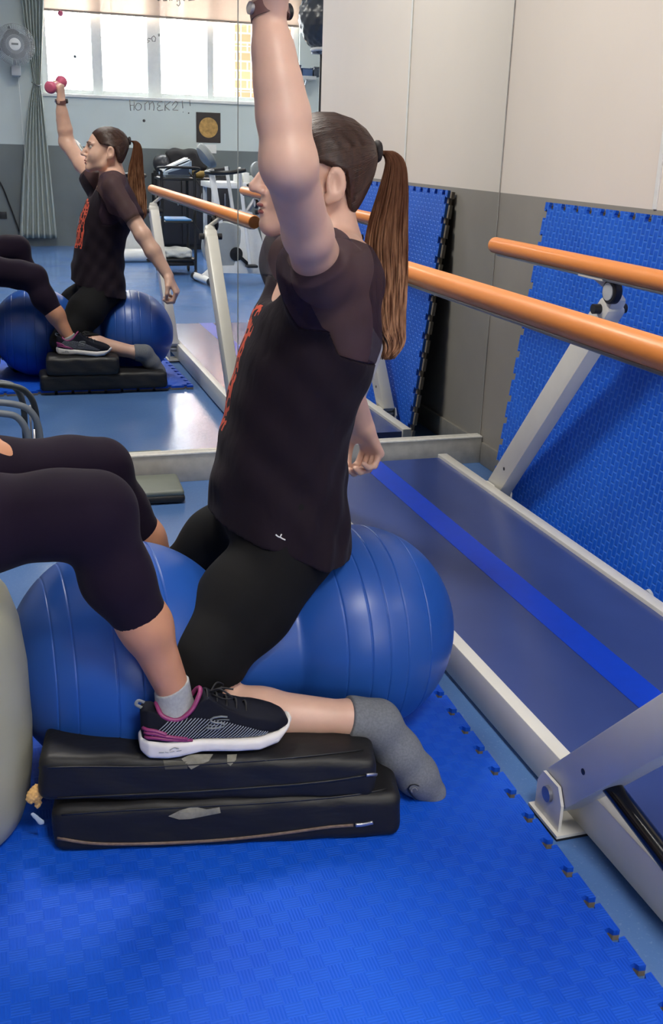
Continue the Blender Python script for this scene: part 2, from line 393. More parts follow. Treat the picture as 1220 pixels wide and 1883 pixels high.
class Grid:
    def __init__(s, prims, h=.004, pad=.03, off=0.0, subs=(), clip=None, disp=None, lo=None, hi=None):
        s.h = h
        s.lo = (np.min([p[1] for p in prims], axis=0)-pad if lo is None else N(lo)).astype(np.float32)
        s.hi = (np.max([p[2] for p in prims], axis=0)+pad if hi is None else N(hi)).astype(np.float32)
        n = np.ceil((s.hi-s.lo)/h).astype(int)+1; s.n = n
        s.a = np.full(n, .12, np.float32)
        s.ax = [s.lo[i]+h*np.arange(n[i], dtype=np.float32) for i in range(3)]
        for p in prims: s.put(p, off)
        for p in subs: s.put(p, 0, sub=True)
        x, y, z = s.ax[0][:, None, None], s.ax[1][None, :, None], s.ax[2][None, None, :]
        if disp: s.a += disp(x, y, z).astype(np.float32)
        if clip: s.a = np.maximum(s.a, clip(x, y, z).astype(np.float32))
    def put(s, p, off, sub=False):
        f, lo, hi, k = p; mar = .03+k+abs(off)
        i0 = np.clip(((lo-mar-s.lo)/s.h).astype(int), 0, s.n-1); i1 = np.clip(((hi+mar-s.lo)/s.h).astype(int)+2, 1, s.n)
        if (i1 <= i0).any(): return
        x = s.ax[0][i0[0]:i1[0]][:, None, None]; y = s.ax[1][i0[1]:i1[1]][None, :, None]; z = s.ax[2][i0[2]:i1[2]][None, None, :]
        d = f(x, y, z)-off
        sl = tuple(slice(a, b) for a, b in zip(i0, i1))
        s.a[sl] = -smin(-s.a[sl], d, k) if sub else smin(s.a[sl], d, k)
    def mesh(s):
        a = s.a; a[0] = a[-1] = .1; a[:, 0] = a[:, -1] = .1; a[:, :, 0] = a[:, :, -1] = .1
        S = a < 0
        c = np.zeros(tuple(np.array(a.shape)-1), np.int8)
        for dx in (0, 1):
            for dy in (0, 1):
                for dz in (0, 1):
                    c += S[dx:a.shape[0]-1+dx, dy:a.shape[1]-1+dy, dz:a.shape[2]-1+dz]
        I = np.argwhere((c > 0) & (c < 8)); ids = np.full(c.shape, -1, np.int32); ids[tuple(I.T)] = np.arange(len(I)); del c
        cor = np.array([(dx, dy, dz) for dx in (0, 1) for dy in (0, 1) for dz in (0, 1)])
        v = np.stack([a[tuple((I+o).T)] for o in cor], 1)
        acc = np.zeros((len(I), 3)); cnt = np.zeros(len(I))
        for i in range(8):
            for j in range(i+1, 8):
                if np.abs(cor[i]-cor[j]).sum() != 1: continue
                m = (v[:, i] < 0) != (v[:, j] < 0); t = v[m, i]/(v[m, i]-v[m, j])
                acc[m] += cor[i]+(cor[j]-cor[i])*t[:, None]; cnt[m] += 1
        V = (I+acc/cnt[:, None])*s.h+s.lo
        Q = []
        for axis in range(3):
            sl0 = [slice(1, -1)]*3; sl1 = [slice(1, -1)]*3; sl0[axis] = slice(0, -1); sl1[axis] = slice(1, None)
            A, B = S[tuple(sl0)], S[tuple(sl1)]
            E = np.argwhere(A != B); inside = A[tuple(E.T)]
            E = E+1; E[:, axis] -= 1
            u, w_ = [(1, 2), (2, 0), (0, 1)][axis]
            eu = np.zeros(3, int); eu[u] = 1; ew = np.zeros(3, int); ew[w_] = 1
            q = np.stack([ids[tuple((E-eu-ew).T)], ids[tuple((E-ew).T)], ids[tuple(E.T)], ids[tuple((E-eu).T)]], 1)
            q[~inside] = q[~inside][:, ::-1]; Q.append(q)
        Q = np.concatenate(Q); Q = Q[(Q >= 0).all(1)]
        # one light relax pass along edges
        for _ in range(2):
            sm = np.zeros_like(V); ct = np.zeros(len(V))
            for i in range(4):
                p, q = Q[:, i], Q[:, (i+1) % 4]
                for d in range(3):
                    sm[:, d] += np.bincount(p, V[q, d], len(V))+np.bincount(q, V[p, d], len(V))
                ct += np.bincount(p, minlength=len(V))+np.bincount(q, minlength=len(V))
            V = V*.6+.4*sm/np.maximum(ct, 1)[:, None]
        return V, Q
def solid(name, prims, m, parent=None, split=None, **kw):
    V, Q = Grid(prims, **kw).mesh()
    if split is None: return np_mesh(name, V, Q, m, parent)
    fc = V[Q].mean(1); out = []
    for nm, mm, par, mask in split(fc):
        q = Q[mask]; u, inv = np.unique(q, return_inverse=True)
        out.append(np_mesh(nm, V[u], inv.reshape(q.shape), mm, par if par is not None else parent))
    return out
def surf(o):
    me = o.data; off = wloc(o)
    return BVHTree.FromPolygons([v.co+off for v in me.vertices], [tuple(p.vertices) for p in me.polygons])
def hit(bvh, x, y, lift=.0015):
    d = ray(x, y).normalized(); h = bvh.ray_cast(Vector((0, 0, CH)), d)
    return h[0]+h[1]*lift if h[0] else None
def stroke(name, bvh, lines, r, m, parent, n=6, lift=.001, dens=8):
    out = []
    for L in lines:
        P = spline([(x, y, 0) for x, y in L], max(dens, len(L)*4)) if len(L) > 2 else np.linspace((*L[0], 0), (*L[1], 0), 6)
        pts = [hit(bvh, p[0], p[1], lift) for p in P]; pts = [p for p in pts if p is not None]
        if len(pts) > 1: out.append((np.array(pts), r))
    return tubes(name, out, m, parent, n, .5) if out else None

# ------------------------------------------------------------------ the room
X0, X1, ZC = -1.9, 5.0, 2.95
struct(box('floor', (X0-.2, BY-.2, -.1), (X1+.2, MY+.3, 0), M_floor))
struct(box('ceiling', (X0-.2, BY-.2, ZC), (X1+.2, MY+.3, ZC+.1), M_ceil))
struct(box('wall_left', (X0-.15, BY-.2, 0), (X0, MY+.3, ZC), M_wallr))
struct(box('wall_front', (X0, MY+.006, 0), (WX, MY+.2, ZC), M_wall))
struct(box('wall_right', (WX, 1.33, 0), (X1, MY+.2, ZC), M_wallr))
struct(box('wall_far_right', (X1, BY-.2, 0), (X1+.15, 1.33, ZC), M_wallr))
# window wall with one wide opening
wx0, wx1, wz0, wz1 = .66, 3.62, 1.66, 2.86
bm = bmesh.new()
for a, b in [((X0, 0), (wx0, ZC)), ((wx1, 0), (X1, ZC)), ((wx0, 0), (wx1, wz0)), ((wx0, wz1), (wx1, ZC))]:
    bbox(bm, (a[0], BY-.2, a[1]), (b[0], BY, b[1]))
struct(fin(bm, 'wall_back', M_wallb))
win = struct(thing('window_1', (2.1, BY-.1, wz0), '', '')); del win['label']; del win['category']
bm = bmesh.new(); fy0, fy1 = BY-.14, BY-.06
for a, b in [((wx0, wz0), (wx1, wz0+.05)), ((wx0, wz1-.05), (wx1, wz1)), ((wx0, wz0), (wx0+.07, wz1)), ((wx1-.07, wz0), (wx1, wz1)),
             ((1.215, wz0), (1.33, wz1)), ((1.835, wz0), (1.99, wz1)), ((2.525, wz0), (2.60, wz1)), ((3.12, wz0), (3.2, wz1))]:
    e_ = .006 if b[0]-a[0] < 1 else 0; bbox(bm, (a[0], fy0-e_, a[1]), (b[0], fy1+e_, b[1]), .006)
fin(bm, 'window_frame', M_white, win, auto=True)
gl = bpy.data.materials.new('window glass'); gl.use_nodes = True; t = NT(gl)
tr = t.add('ShaderNodeBsdfTransparent'); gs = t.add('ShaderNodeBsdfGlossy'); gs.inputs['Roughness'].default_value = .02
mx = t.add('ShaderNodeMixShader'); mx.inputs[0].default_value = .05; t.link(tr.outputs[0], mx.inputs[1]); t.link(gs.outputs[0], mx.inputs[2]); t.link(mx.outputs[0], t.n['Material Output'].inputs[0])
bm = bmesh.new()
for a, b in [(wx0+.07, 1.215), (1.33, 1.835), (1.99, 2.525), (2.6, 3.12), (3.2, wx1-.07)]:
    bbox(bm, (a, BY-.103, wz0+.05), (b, BY-.097, wz1-.05))
fin(bm, 'window_pane', gl, win)
box('window_sill', (wx0-.04, BY-.06, wz0-.035), (wx1+.04, BY+.03, wz0), M_white, win, .006)
# security grille outside
bm = bmesh.new()
for i in range(24):
    x = wx0+.06+i*.125; cyl(bm, (x, BY-.26, wz0-.1), (x, BY-.26, wz1+.1), .006, n=8)
for z in (wz0+.12, wz0+.62, wz1-.1): beam(bm, (wx0-.1, BY-.26, z), (wx1+.1, BY-.26, z), .022, .006)
tag(fin(bm, 'window_grille', M_lgrey), 'thin barred security grille outside the wide back window', 'grille')
# brick building opposite
mb = mat('brick facade', (196, 140, 104), .9); t = NT(mb); o = t.obj(); br = t.add('ShaderNodeTexBrick')
t.link(t.mapping(o, rot=(R(90), 0, 0)), br.inputs['Vector']); br.inputs['Scale'].default_value = 1
br.inputs['Color1'].default_value = (*lin((206, 142, 104)), 1); br.inputs['Color2'].default_value = (*lin((188, 126, 92)), 1); br.inputs['Mortar'].default_value = (*lin((214, 186, 160)), 1)
for k, v in (('Brick Width', .3), ('Row Height', .12), ('Mortar Size', .012)): br.inputs[k].default_value = v
t.link(br.outputs[0], t.b.inputs['Base Color'])
tag(box('brick_building', (3.42, -12, -1), (9, -8.05, 7), mb), 'orange brick building seen through the right end of the window', 'building')
# roller blind
mbld = mat('beige translucent blind', (206, 190, 176), .8); t = NT(mbld)
tl = t.add('ShaderNodeBsdfTranslucent'); tl.inputs[0].default_value = (*lin((216, 200, 186)), 1)
trn = t.add('ShaderNodeBsdfTransparent'); trn.inputs[0].default_value = (.93, .86, .8, 1)
m1 = t.add('ShaderNodeMixShader'); m1.inputs[0].default_value = .25
t.link(t.b.outputs[0], m1.inputs[1]); t.link(tl.outputs[0], m1.inputs[2])
m2 = t.add('ShaderNodeMixShader'); m2.inputs[0].default_value = .12; t.link(m1.outputs[0], m2.inputs[1]); t.link(trn.outputs[0], m2.inputs[2]); t.link(m2.outputs[0], t.n['Material Output'].inputs[0])
bl = thing('roller_blind', (2.1, BY+.05, wz1), 'beige translucent roller blind lowered over the top of the back window', 'blind')
bm = bmesh.new(); V = [atm(66, 7, BY+.045), atm(472, 33, BY+.045)]
zb0, zb1 = V[0].z, V[1].z
bbox(bm, (.6, BY+.043, 2.5), (3.68, BY+.046, 2.9)); fin(bm, 'blind_fabric', mbld, bl)
bm = bmesh.new(); beam(bm, (.6, BY+.045, 2.5), (3.68, BY+.045, 2.5), .022, .022); fin(bm, 'bottom_bar', mat('blind bar brown', (150, 134, 120), .5), bl)

# mirror kerb, baseboards
struct(box('trim_1', (X0, MY-.02, 0), (WX-.004, MY+.004, .106), M_kerb, bev=.002))
struct(box('trim_2', (X0, MY-.024, .1065), (WX-.005, MY+.004, .113), M_kerbw, bev=.001))
struct(box('baseboard_right', (WX-.012, 1.33, 0), (WX+.002, MY-.03, .09), mat('grey skirting', (134, 131, 124), .5, var=.1, vs=20), bev=.003))
struct(box('trim_3', (WX-.004, 2.676, 1.056), (WX+.004, 2.694, ZC), M_white))
# mirror panels
for a, b, lab in [(X0+.3, .827, 'large frameless wall mirror reflecting the window and the helper, left of the joint'),
                  (.829, WX-.006, 'frameless wall mirror between the joint behind the raised arm and the room corner')]:
    mp = thing('wall_mirror', ((a+b)/2, MY, .114), lab, 'mirror', 'mirror panels on the front wall')
    box('mirror_glass', (a, MY, .1135), (b, MY+.003, 2.75), M_mirror, mp)
    bm = bmesh.new()
    for x in (a, b-.0008): bbox(bm, (x, MY-.0007, .1135), (x+.0008, MY+.005, 2.75))
    bbox(bm, (a, MY+.003, .1135), (b, MY+.0055, 2.75))
    fin(bm, 'glass_edge', M_mir_edge, mp)
# handwriting on the mirror
def T(pts): return np.array([tuple(at(x, y, MY-.0012)) for x, y in pts])
def c3(L): return [(200+x/4.357, y/4.357) for x, y in L]
let = [[(168, 800), (176, 888)], [(205, 812), (203, 884)], [(170, 846), (206, 842)],
       [(226, 830), (212, 860), (232, 884), (258, 872), (262, 842), (240, 826), (226, 830)],
       [(292, 886), (290, 824)], [(290, 836), (318, 812), (328, 846), (326, 880)], [(326, 840), (352, 816), (364, 850), (360, 886)],
       [(430, 812), (398, 822), (392, 842), (416, 848), (392, 862), (398, 886), (436, 880)],
       [(452, 812), (452, 888)], [(496, 812), (456, 850), (488, 884)],
       [(508, 846), (536, 812), (552, 830), (530, 864), (512, 880), (556, 884)],
       [(590, 806), (594, 868)], [(596, 896), (598, 900)], [(650, 800), (654, 850)], [(644, 904), (646, 908)]]
pen = mat('grey marker ink', (88, 90, 92), .5)
tag(tubes('mirror_lettering', [(T(c3(L)) if len(L) < 3 else T([tuple(p[:2]) for p in spline([(*q, 0) for q in c3(L)], 16)]), .0011) for L in let], pen, n=5),
    'grey handwritten word in marker on the mirror under the window reflection', 'lettering')
let = [[(340, 312), (318, 306), (308, 318), (330, 328), (312, 340)], [(362, 286), (345, 300), (350, 330), (372, 332), (378, 304), (362, 286)], [(398, 270), (402, 292)], [(408, 270), (410, 290)]]
tag(tubes('mirror_lettering', [(T(c3(L)), .0011) for L in let], pen, n=5), 'two small handwritten letters in marker on the mirror over the window post', 'lettering')
let = [[(380, -10), (400, 4), (430, -6)], [(440, -14), (436, 4), (470, 4)], [(490, -10), (490, 6)], [(505, 4), (512, -10), (524, -8)],
       [(560, -14), (542, -8), (548, 10), (568, 0), (572, 30), (560, 48), (546, 34)], [(590, -12), (606, 6), (622, -14)], [(640, 4), (690, -2)]]
tag(tubes('mirror_lettering', [(T(c3(L)), .0014) for L in let], pen, n=5), 'brown handwritten word cut by the top of the mirror view', 'lettering')
for (x, y), r, lab in [((265, 222), .0045, 'small black oval sticker on the mirror above the reflected ponytail'), ((347, 208), .002, 'tiny dark dot sticker after the handwritten word on the mirror')]:
    bm = bmesh.new(); p = at(x, y, MY); lathe(bm, [(0, r), (.0012, r), (.0016, r*.7)], p, (0, -1, 0), 20)
    tag(fin(bm, 'round_sticker', M_black), lab, 'sticker')

# ceiling lamps (real lamps of the room)
m_led = mat('lamp diffuser', (250, 250, 245), .5, emit=(255, 244, 226), es=5)
names = ['ceiling panel lamp above the parallel bars and gym ball', 'ceiling panel lamp in the middle of the room', 'ceiling panel lamp near the window wall above the trolley',
         'ceiling panel lamp in the side bay, middle', 'ceiling panel lamp in the side bay near the window wall']
for (x, y, pw), lab in zip(LAMPS, names):
    L = thing('ceiling_lamp', (x, y, ZC-.04), lab, 'lamp', 'ceiling panel lamps')
    bm = bmesh.new()
    for a, b in [((-.32, -.32), (.32, -.29)), ((-.32, .29), (.32, .32)), ((-.32, -.29), (-.29, .29)), ((.29, -.29), (.32, .29))]:
        bbox(bm, (x+a[0], y+a[1], ZC-.045), (x+b[0], y+b[1], ZC-.001))
    fin(bm, 'lamp_frame', M_white, L); box('diffuser', (x-.29, y-.29, ZC-.03), (x+.29, y+.29, ZC-.022), m_led, L)
    a = area('panel_light', (0, 0, 0), .56, pw, (1, .95, .87)); a.parent = L; a.location = (0, 0, -.012)

# ------------------------------------------------------------------ foam mats
def jig(x0, x1, y0, y1, sides, pitch=.078, dep=.02, g=.07):
    """outline with dovetail tabs on the chosen sides (l r b t)"""
    def edge(p, q, on):
        p, q = np.array(p, float), np.array(q, float); L = np.linalg.norm(q-p); d = (q-p)/L; nrm = np.array([d[1], -d[0]])
        if not on: return [tuple(p)]
        n = int(L/pitch); pt = L/n; out = [tuple(p)]
        for i in range(n):
            s = (i+.5)*pt
            for a, h in ((s-pt*g, 0), (s-pt*(g+.02), -dep*.45), (s-pt*.21, -dep*.6), (s-pt*.18, -dep), (s+pt*.18, -dep), (s+pt*.21, -dep*.6), (s+pt*(g+.02), -dep*.45), (s+pt*g, 0)): out.append(tuple(p+d*a+nrm*h))
        return out
    return edge((x0, y0), (x1, y0), 'b' in sides)+edge((x1, y0), (x1, y1), 'r' in sides)+edge((x1, y1), (x0, y1), 't' in sides)+edge((x0, y1), (x0, y0), 'l' in sides)
def slab(name, poly, z0, z1, m, parent, mtx=None):
    bm = bmesh.new(); f = bm.faces.new([bm.verts.new((x, y, z0)) for x, y in poly])
    r = bmesh.ops.extrude_face_region(bm, geom=[f]); bmesh.ops.translate(bm, verts=[v for v in r['geom'] if isinstance(v, bmesh.types.BMVert)], vec=(0, 0, z1-z0))
    bmesh.ops.recalc_face_normals(bm, faces=bm.faces); bmesh.ops.triangulate(bm, faces=[f for f in bm.faces if len(f.verts) > 4])
    me = bpy.data.meshes.new(name); bm.to_mesh(me); bm.free()
    if parent is None or mtx is None: return link(name, me, m, parent)
    o = bpy.data.objects.new(name, me); me.materials.append(m); C.objects.link(o); o.parent = parent; return o
mt = thing('foam_mat', (-.2, 1.27, 0), 'blue interlocking foam mat flat on the floor under the gym ball', 'mat', 'blue foam mats')
sh = R(3.2)
poly = jig(-1.4, .93, .30, 2.19, 'rtb', dep=.025, g=.085)
poly = [(x-(2.19-y)*math.tan(sh)*(x > 0)*.75, y) for x, y in poly]
slab('grey_underside', poly, .001, .011, M_foamg, mt); slab('blue_top_layer', poly, .011, .021, M_foam, mt)
def lean_mat(y0, y1, xb, label, H=1.045, xt=None):
    xt = WX-.022 if xt is None else xt
    root = thing('foam_mat', (xb, y1, .003), label, 'mat', 'blue foam mats')
    ang = math.acos((xt-xb)/H)
    # local x runs up the mat, local y along the wall; the face looks into the room
    c, s = math.cos(ang), math.sin(ang)
    M = Matrix(((c, 0, -s, 0), (0, 1, 0, 0), (s, 0, c, 0), (0, 0, 0, 1)))
    root.rotation_euler = M.to_euler()
    poly = [(x, y-y1) for x, y in jig(0, H, y0, y1, 'rtb', g=.14)]
    slab('grey_underside', [(x, y-y1) for x, y in jig(0, H-.004, y0, y1+.016, 'rtb', dep=.018, g=.16)], -.014, 0, M_foamg, root, True); slab('blue_top_layer', poly, 0, .012, M_foam2, root, True)
    return root
lean_mat(2.05, 3.27, 1.70, 'blue foam mat leaning on the right wall nearest the mirror corner')
lean_mat(1.335, 2.03, 1.70, 'blue foam mat leaning on the right wall beyond the first, behind the rails')

# ------------------------------------------------------------------ parallel bars
pb = thing('parallel_bars', (1.29, 2.1, 0), 'white framed parallel bars with orange handrails and slate blue walkway', 'parallel bars')
ya, yb = .68, 3.5
box('walkway_board', (1.004, ya+.01, .045), (1.57, yb-.012, .088), M_board, pb)
box('centre_stripe', (1.245, ya+.012, .0881), (1.332, yb-.015, .0892), M_stripe, pb)
for x, xe in ((.970, 1.003), (1.570, 1.608)):
    bm = bmesh.new(); bbox(bm, (x, ya, .012), (xe, yb, .1), .003)
    fin(bm, 'base_rail', M_wmetal, pb, auto=True)
for y in (yb-.05, ya+.05):
    box('cross_member', (1.004, y-.03, .012), (1.569, y+.03, .044), M_wmetal2, pb, .003)
for x, sgn in ((1.0, -1), (1.60, 1)):
    for yB, yT in ((3.12, 2.56), (1.44, .80)):
        xo = x-.046 if sgn < 0 else x+.040
        bm = bmesh.new(); b, tp = Vector((xo, yB, .075)), Vector((xo, yT, .775))
        beam(bm, b, tp, .052, .084, .004)
        post = fin(bm, 'post', M_wmetal, pb, auto=True)
        d = (tp-b).normalized()
        # foot bracket with pivot bolt and floor pad
        bm = bmesh.new()
        for dx in (-.031, .031):
            c = Vector((xo+dx, yB, 0)); vs = []
            prof = [(-.045, .012), (.045, .012), (.045, .07), (.028, .1), (-.028, .1), (-.045, .07)]
            f = [bm.verts.new((c.x-.003, c.y+a, z)) for a, z in prof]; g = [bm.verts.new((c.x+.003, c.y+a, z)) for a, z in prof]
            bm.faces.new(f); bm.faces.new(g[::-1])
            for i in range(6): bm.faces.new((f[i], f[(i+1) % 6], g[(i+1) % 6], g[i]))
        bbox(bm, (xo-.042, yB-.055, .007), (xo+.034, yB+.055, .013)); bmesh.ops.recalc_face_normals(bm, faces=bm.faces)
        fin(bm, 'foot_bracket', M_wmetal, pb)
        bm = bmesh.new(); cyl(bm, (xo-.041, yB, .068), (xo+.041, yB, .068), .015, n=20); fin(bm, 'pivot_bolt', M_alu, pb, auto=True)
        box('foot_pad', (xo-.04, yB-.053, 0), (xo+.032, yB+.053, .0068), M_rubber, pb)
        # holes in the post
        bm = bmesh.new()
        for s in (.13,):
            c = b+d*s; cyl(bm, c+Vector((-.0268, 0, 0)), c+Vector((.0268, 0, 0)), .006, n=12)
        fin(bm, 'post_hole', M_rubber, pb)
        # knuckle joint, knob and wheel at the top
        cc = tp+d*.01
        bm = bmesh.new(); beam(bm, tp-d*.01, tp+d*.045, .06, .06, .01); hook = tp+d*.045+Vector((0, -.01, .025))
        beam(bm, tp+d*.02, hook, .05, .05, .012)
        kn = fin(bm, 'knuckle', M_wmetal, pb, auto=True)
        bm = bmesh.new(); cyl(bm, cc+Vector((-.052, 0, .01)), cc+Vector((.052, 0, .01)), .014, n=16); fin(bm, 'clamp_knob', M_rubber, pb, auto=True)
        inx = .05 if sgn < 0 else -.05
        wc = hook+Vector((inx*.3, -.018, .012))
        bm = bmesh.new(); lathe(bm, [(0, .03), (.004, .034), (.022, .034), (.026, .03)], wc, (inx, 0, 0), 32); whl = fin(bm, 'locking_wheel', M_rubber, pb, auto=True)
        bm = bmesh.new(); lathe(bm, [(0, .024), (.029, .024), (.0295, .02)], wc, (inx, 0, 0), 32); fin(bm, 'wheel_cap', M_lgrey, whl, auto=True)
        rx = x if sgn < 0 else x+.0
        bm = bmesh.new(); cyl(bm, hook, (rx, yT+.03, .882), .009, n=12); bbox(bm, (rx-.014, yT-.04, .872), (rx+.014, yT+.09, .879), .002); fin(bm, 'rail_bracket', M_wmetal, pb, auto=True)
        if yB < 2:
            bm = bmesh.new(); a0 = b+d*.19+Vector((0, .0, -.045)); cyl(bm, a0, (xo, yB-.62, .1), .017, n=20)
            st = fin(bm, 'damper_strut', M_gloss_black, pb, auto=True)
for x in (1.0, 1.6):
    bm = bmesh.new(); lathe(bm, [(0, .012), (.001, .0235), (.003, .0255), (.007, .026), (2.813, .026), (2.817, .0255), (2.819, .0235), (2.82, .012)], (x, .4, .905), (0, 1, 0), 40)
    hr = fin(bm, 'handrail', M_orange, pb, auto=True)
    bm = bmesh.new(); bbox(bm, (x-.012, .44, .874), (x+.012, 3.18, .8815), .002); fin(bm, 'rail_channel', M_alu, hr, auto=True)
bm = bmesh.new(); lathe(bm, [(0, .011), (.02, .011), (.022, .016), (.03, .016), (.032, .009)], (1.622, 2.2, .06), (1, 0, .3), 20)
fin(bm, 'side_fastener', M_lgrey, pb, auto=True)

# ------------------------------------------------------------------ gym ball (peanut)
A, B = Vector((.19, 1.835, .25)), Vector((.662, 1.865, .242)); ax = (B-A); LB = ax.length; ra, rb_ = .226, .218
rings = [-.150, -.118, -.052, -.008, .05, LB-.085, LB-.040, LB-.004, LB+.036, LB+.092]
def prad(s):
    fa = math.sqrt(max(ra*ra-s*s, 0)); fb = math.sqrt(max(rb_*rb_-(s-LB)**2, 0))
    k = .11; d = abs(fa-fb); hh = max(k-d, 0)/k; r = max(fa, fb)+hh*hh*k*.25
    return max(r, .150) if 0 < s < LB else r
ss = [-ra+(LB+ra+rb_)*(.5-.5*math.cos(math.pi*i/200)) for i in range(201)]
ss = [s for s in ss if all(abs(s-g) > .0038 for g in rings)]+[g+d for g in rings for d in (-.0034, -.0020, -.0009, 0, .0009, .0020, .0034)]
prof = []
for s_ in sorted(ss):
    r = prad(s_)
    for g in rings: r -= .0019*math.exp(-((s_-g)/.0011)**2)
    prof.append([s_, r])
bm = bmesh.new(); lathe(bm, [(a, b) for a, b in prof], A, ax, 128)
for v in bm.verts:                               # flattened where it carries weight on the mat
    if v.co.z < .024: v.co.z = .0215+(v.co.z-.024)*.02
tag(fin(bm, 'gym_ball', M_ball, smooth=True), 'blue peanut shaped inflatable gym ball straddled by both women', 'gym ball')
# ------------------------------------------------------------------ cushions
def decal(name, bvh, poly, m, parent, lift=.0012, rings=5, dens=3):
    P = []
    for i in range(len(poly)):
        a, b = poly[i], poly[(i+1) % len(poly)]
        P += [(a[0]+(b[0]-a[0])*k/dens, a[1]+(b[1]-a[1])*k/dens) for k in range(dens)]
    cx, cy_ = np.mean([p[0] for p in P]), np.mean([p[1] for p in P])
    bm = bmesh.new(); R_ = []
    for k in range(rings+1):
        f = 1-k/(rings+.0) if k < rings else 0
        if k == rings:
            h = hit(bvh, cx, cy_, lift)
            R_.append([bm.verts.new(h)]) if h else R_.append(None); continue
        row = []
        for p in P:
            h = hit(bvh, cx+(p[0]-cx)*f, cy_+(p[1]-cy_)*f, lift); row.append(bm.verts.new(h) if h else None)
        R_.append(row)
    n = len(P)
    for A_, B_ in zip(R_, R_[1:]):
        if B_ is None: continue
        for i in range(n):
            q = [A_[i], A_[(i+1) % n]] + ([B_[(i+1) % n], B_[i]] if len(B_) > 1 else [B_[0]])
            if all(v is not None for v in q): bm.faces.new(q)
    bmesh.ops.recalc_face_normals(bm, faces=bm.faces)
    bmesh.ops.solidify(bm, geom=bm.faces[:], thickness=.0006)
    return fin(bm, name, m, parent)
def rotz(a): c, s = math.cos(a), math.sin(a); return np.array([[c, s, 0], [-s, c, 0], [0, 0, 1]])
def roty(a): c, s = math.cos(a), math.sin(a); return np.array([[c, 0, s], [0, 1, 0], [-s, 0, c]])
def cushion(c, hs, rot, label, dents=(), h=.004, creases=()):
    root = thing('cushion', (c[0], c[1], c[2]-hs[2]), label, 'cushion', 'black vinyl cushions')
    def disp(x, y, z):
        u = (x-c[0])*rot[0][0]+(y-c[1])*rot[0][1]; v = (x-c[0])*rot[1][0]+(y-c[1])*rot[1][1]
        return -.004*np.cos(u/hs[0]*1.5)*np.cos(v/hs[1]*1.4) + .0012*np.sin(u*55+z*80)*np.sin(v*40+1)
    o = solid('cover', [rbox(c, hs, min(hs)*.42, rot)], M_cush, root, h=h, disp=disp, subs=dents)
    return root, o
rl = rotz(R(-11)); ru = roty(R(-2.6)) @ rotz(R(-11))
c1, cover1 = cushion((.342, 1.596, .066), (.308, .092, .047), rl, 'black vinyl cushion with open brown zip, under the near knee, bottom of its pair')
c2, cover2 = cushion((.310, 1.604, .152), (.294, .086, .043), ru, 'black vinyl cushion with torn patch under the large shoe, top of its pair',
                     dents=[cap((.2, 1.6, .245), (.5, 1.585, .245), .05, .045, k=.03)])
c3, cover3 = cushion((.485, 2.135, .062), (.31, .085, .042), rotz(R(1)), 'black vinyl cushion between ball and mirror, bottom of its pair', h=.005)
c4, cover4 = cushion((.385, 2.155, .146), (.175, .092, .044), rotz(R(4)), 'short black vinyl cushion between ball and mirror, top of its pair', h=.005)
b1, b2 = surf(cover1), surf(cover2)
z = stroke('zip', b1, [[(106, 1541), (180, 1551), (300, 1550), (420, 1543), (520, 1532), (600, 1521), (650, 1517)]], .0034, M_zip, c1)
stroke('zip_pull', b1, [[(654, 1517), (668, 1516), (686, 1512)]], .0042, M_steel, z)
stroke('seam', b1, [[(90, 1500), (200, 1492), (350, 1484), (500, 1476), (640, 1464), (712, 1452)]], .0022, M_black, c1)
decal('torn_patch', b1, [(310, 1500), (330, 1490), (345, 1486), (358, 1483), (380, 1488), (404, 1484), (406, 1494), (380, 1499), (350, 1505), (330, 1506)], M_tape, c1)
stroke('seam', b2, [[(72, 1412), (160, 1410), (280, 1410), (400, 1404), (520, 1396), (620, 1386), (668, 1380)]], .002, M_black, c2)
z = stroke('zip', b2, [[(80, 1468), (200, 1463), (350, 1456), (500, 1446), (600, 1437), (672, 1426)]], .0026, M_black, c2)
stroke('zip_pull', b2, [[(674, 1425), (684, 1424), (692, 1425)]], .0036, M_steel, z)
decal('torn_patch', b2, [(334, 1396), (350, 1388), (392, 1388), (384, 1400), (368, 1406), (352, 1414), (346, 1408)], M_tape, c2)
decal('torn_patch', b2, [(418, 1389), (436, 1388), (434, 1398), (424, 1408), (418, 1404)], M_tape, c2)
decal('peeled_strip', b2, [(300, 1398), (345, 1400), (345, 1413), (304, 1414)], mat('olive peeled vinyl', (70, 68, 58), .35), c2)

# ------------------------------------------------------------------ stool, scale, tube frame
dr = thing('stool', (-.215, 1.724, .02), 'grey green padded round stool with torn seam and foam, under the seated helper', 'stool')
bm = bmesh.new()
lathe(bm, [(0, .186), (.012, .197), (.05, .209), (.12, .218), (.2, .222), (.3, .22), (.38, .212), (.43, .198), (.46, .176), (.478, .14), (.485, .08), (.487, .01)], (-.215, 1.724, .0215), (0, 0, 1), 96)
drum = fin(bm, 'padded_body', M_drum, dr, smooth=True); bd = surf(drum)
stroke('seam', bd, [[(60, 1473), (52, 1492), (40, 1520), (22, 1550), (4, 1576)]], .0022, mat('frayed seam', (170, 176, 170), .8, var=.3, vs=200, bump=.5), dr)
solid('exposed_foam', [ell((.002, 1.60, .125), (.012, .01, .016), k=.01), ell((.012, 1.602, .133), (.009, .009, .012), k=.008), ell((-.008, 1.594, .123), (.007, .006, .012), k=.006), ell((.004, 1.6, .106), (.006, .006, .010), k=.006)],
      M_yfoam, dr, h=.0018, disp=lambda x, y, z: .0018*np.sin(x*700)*np.sin(z*620+y*500))
solid('torn_flap', [cap(at(60, 1497, 1.60), at(76, 1512, 1.598), .004, .006, .3, (0, 1, 0))], M_lblue, dr, h=.0015)
scl = thing('floor_scale', (.45, 3.525, 0), 'grey green flat pad with black rim on the floor before the mirror kerb', 'scale')
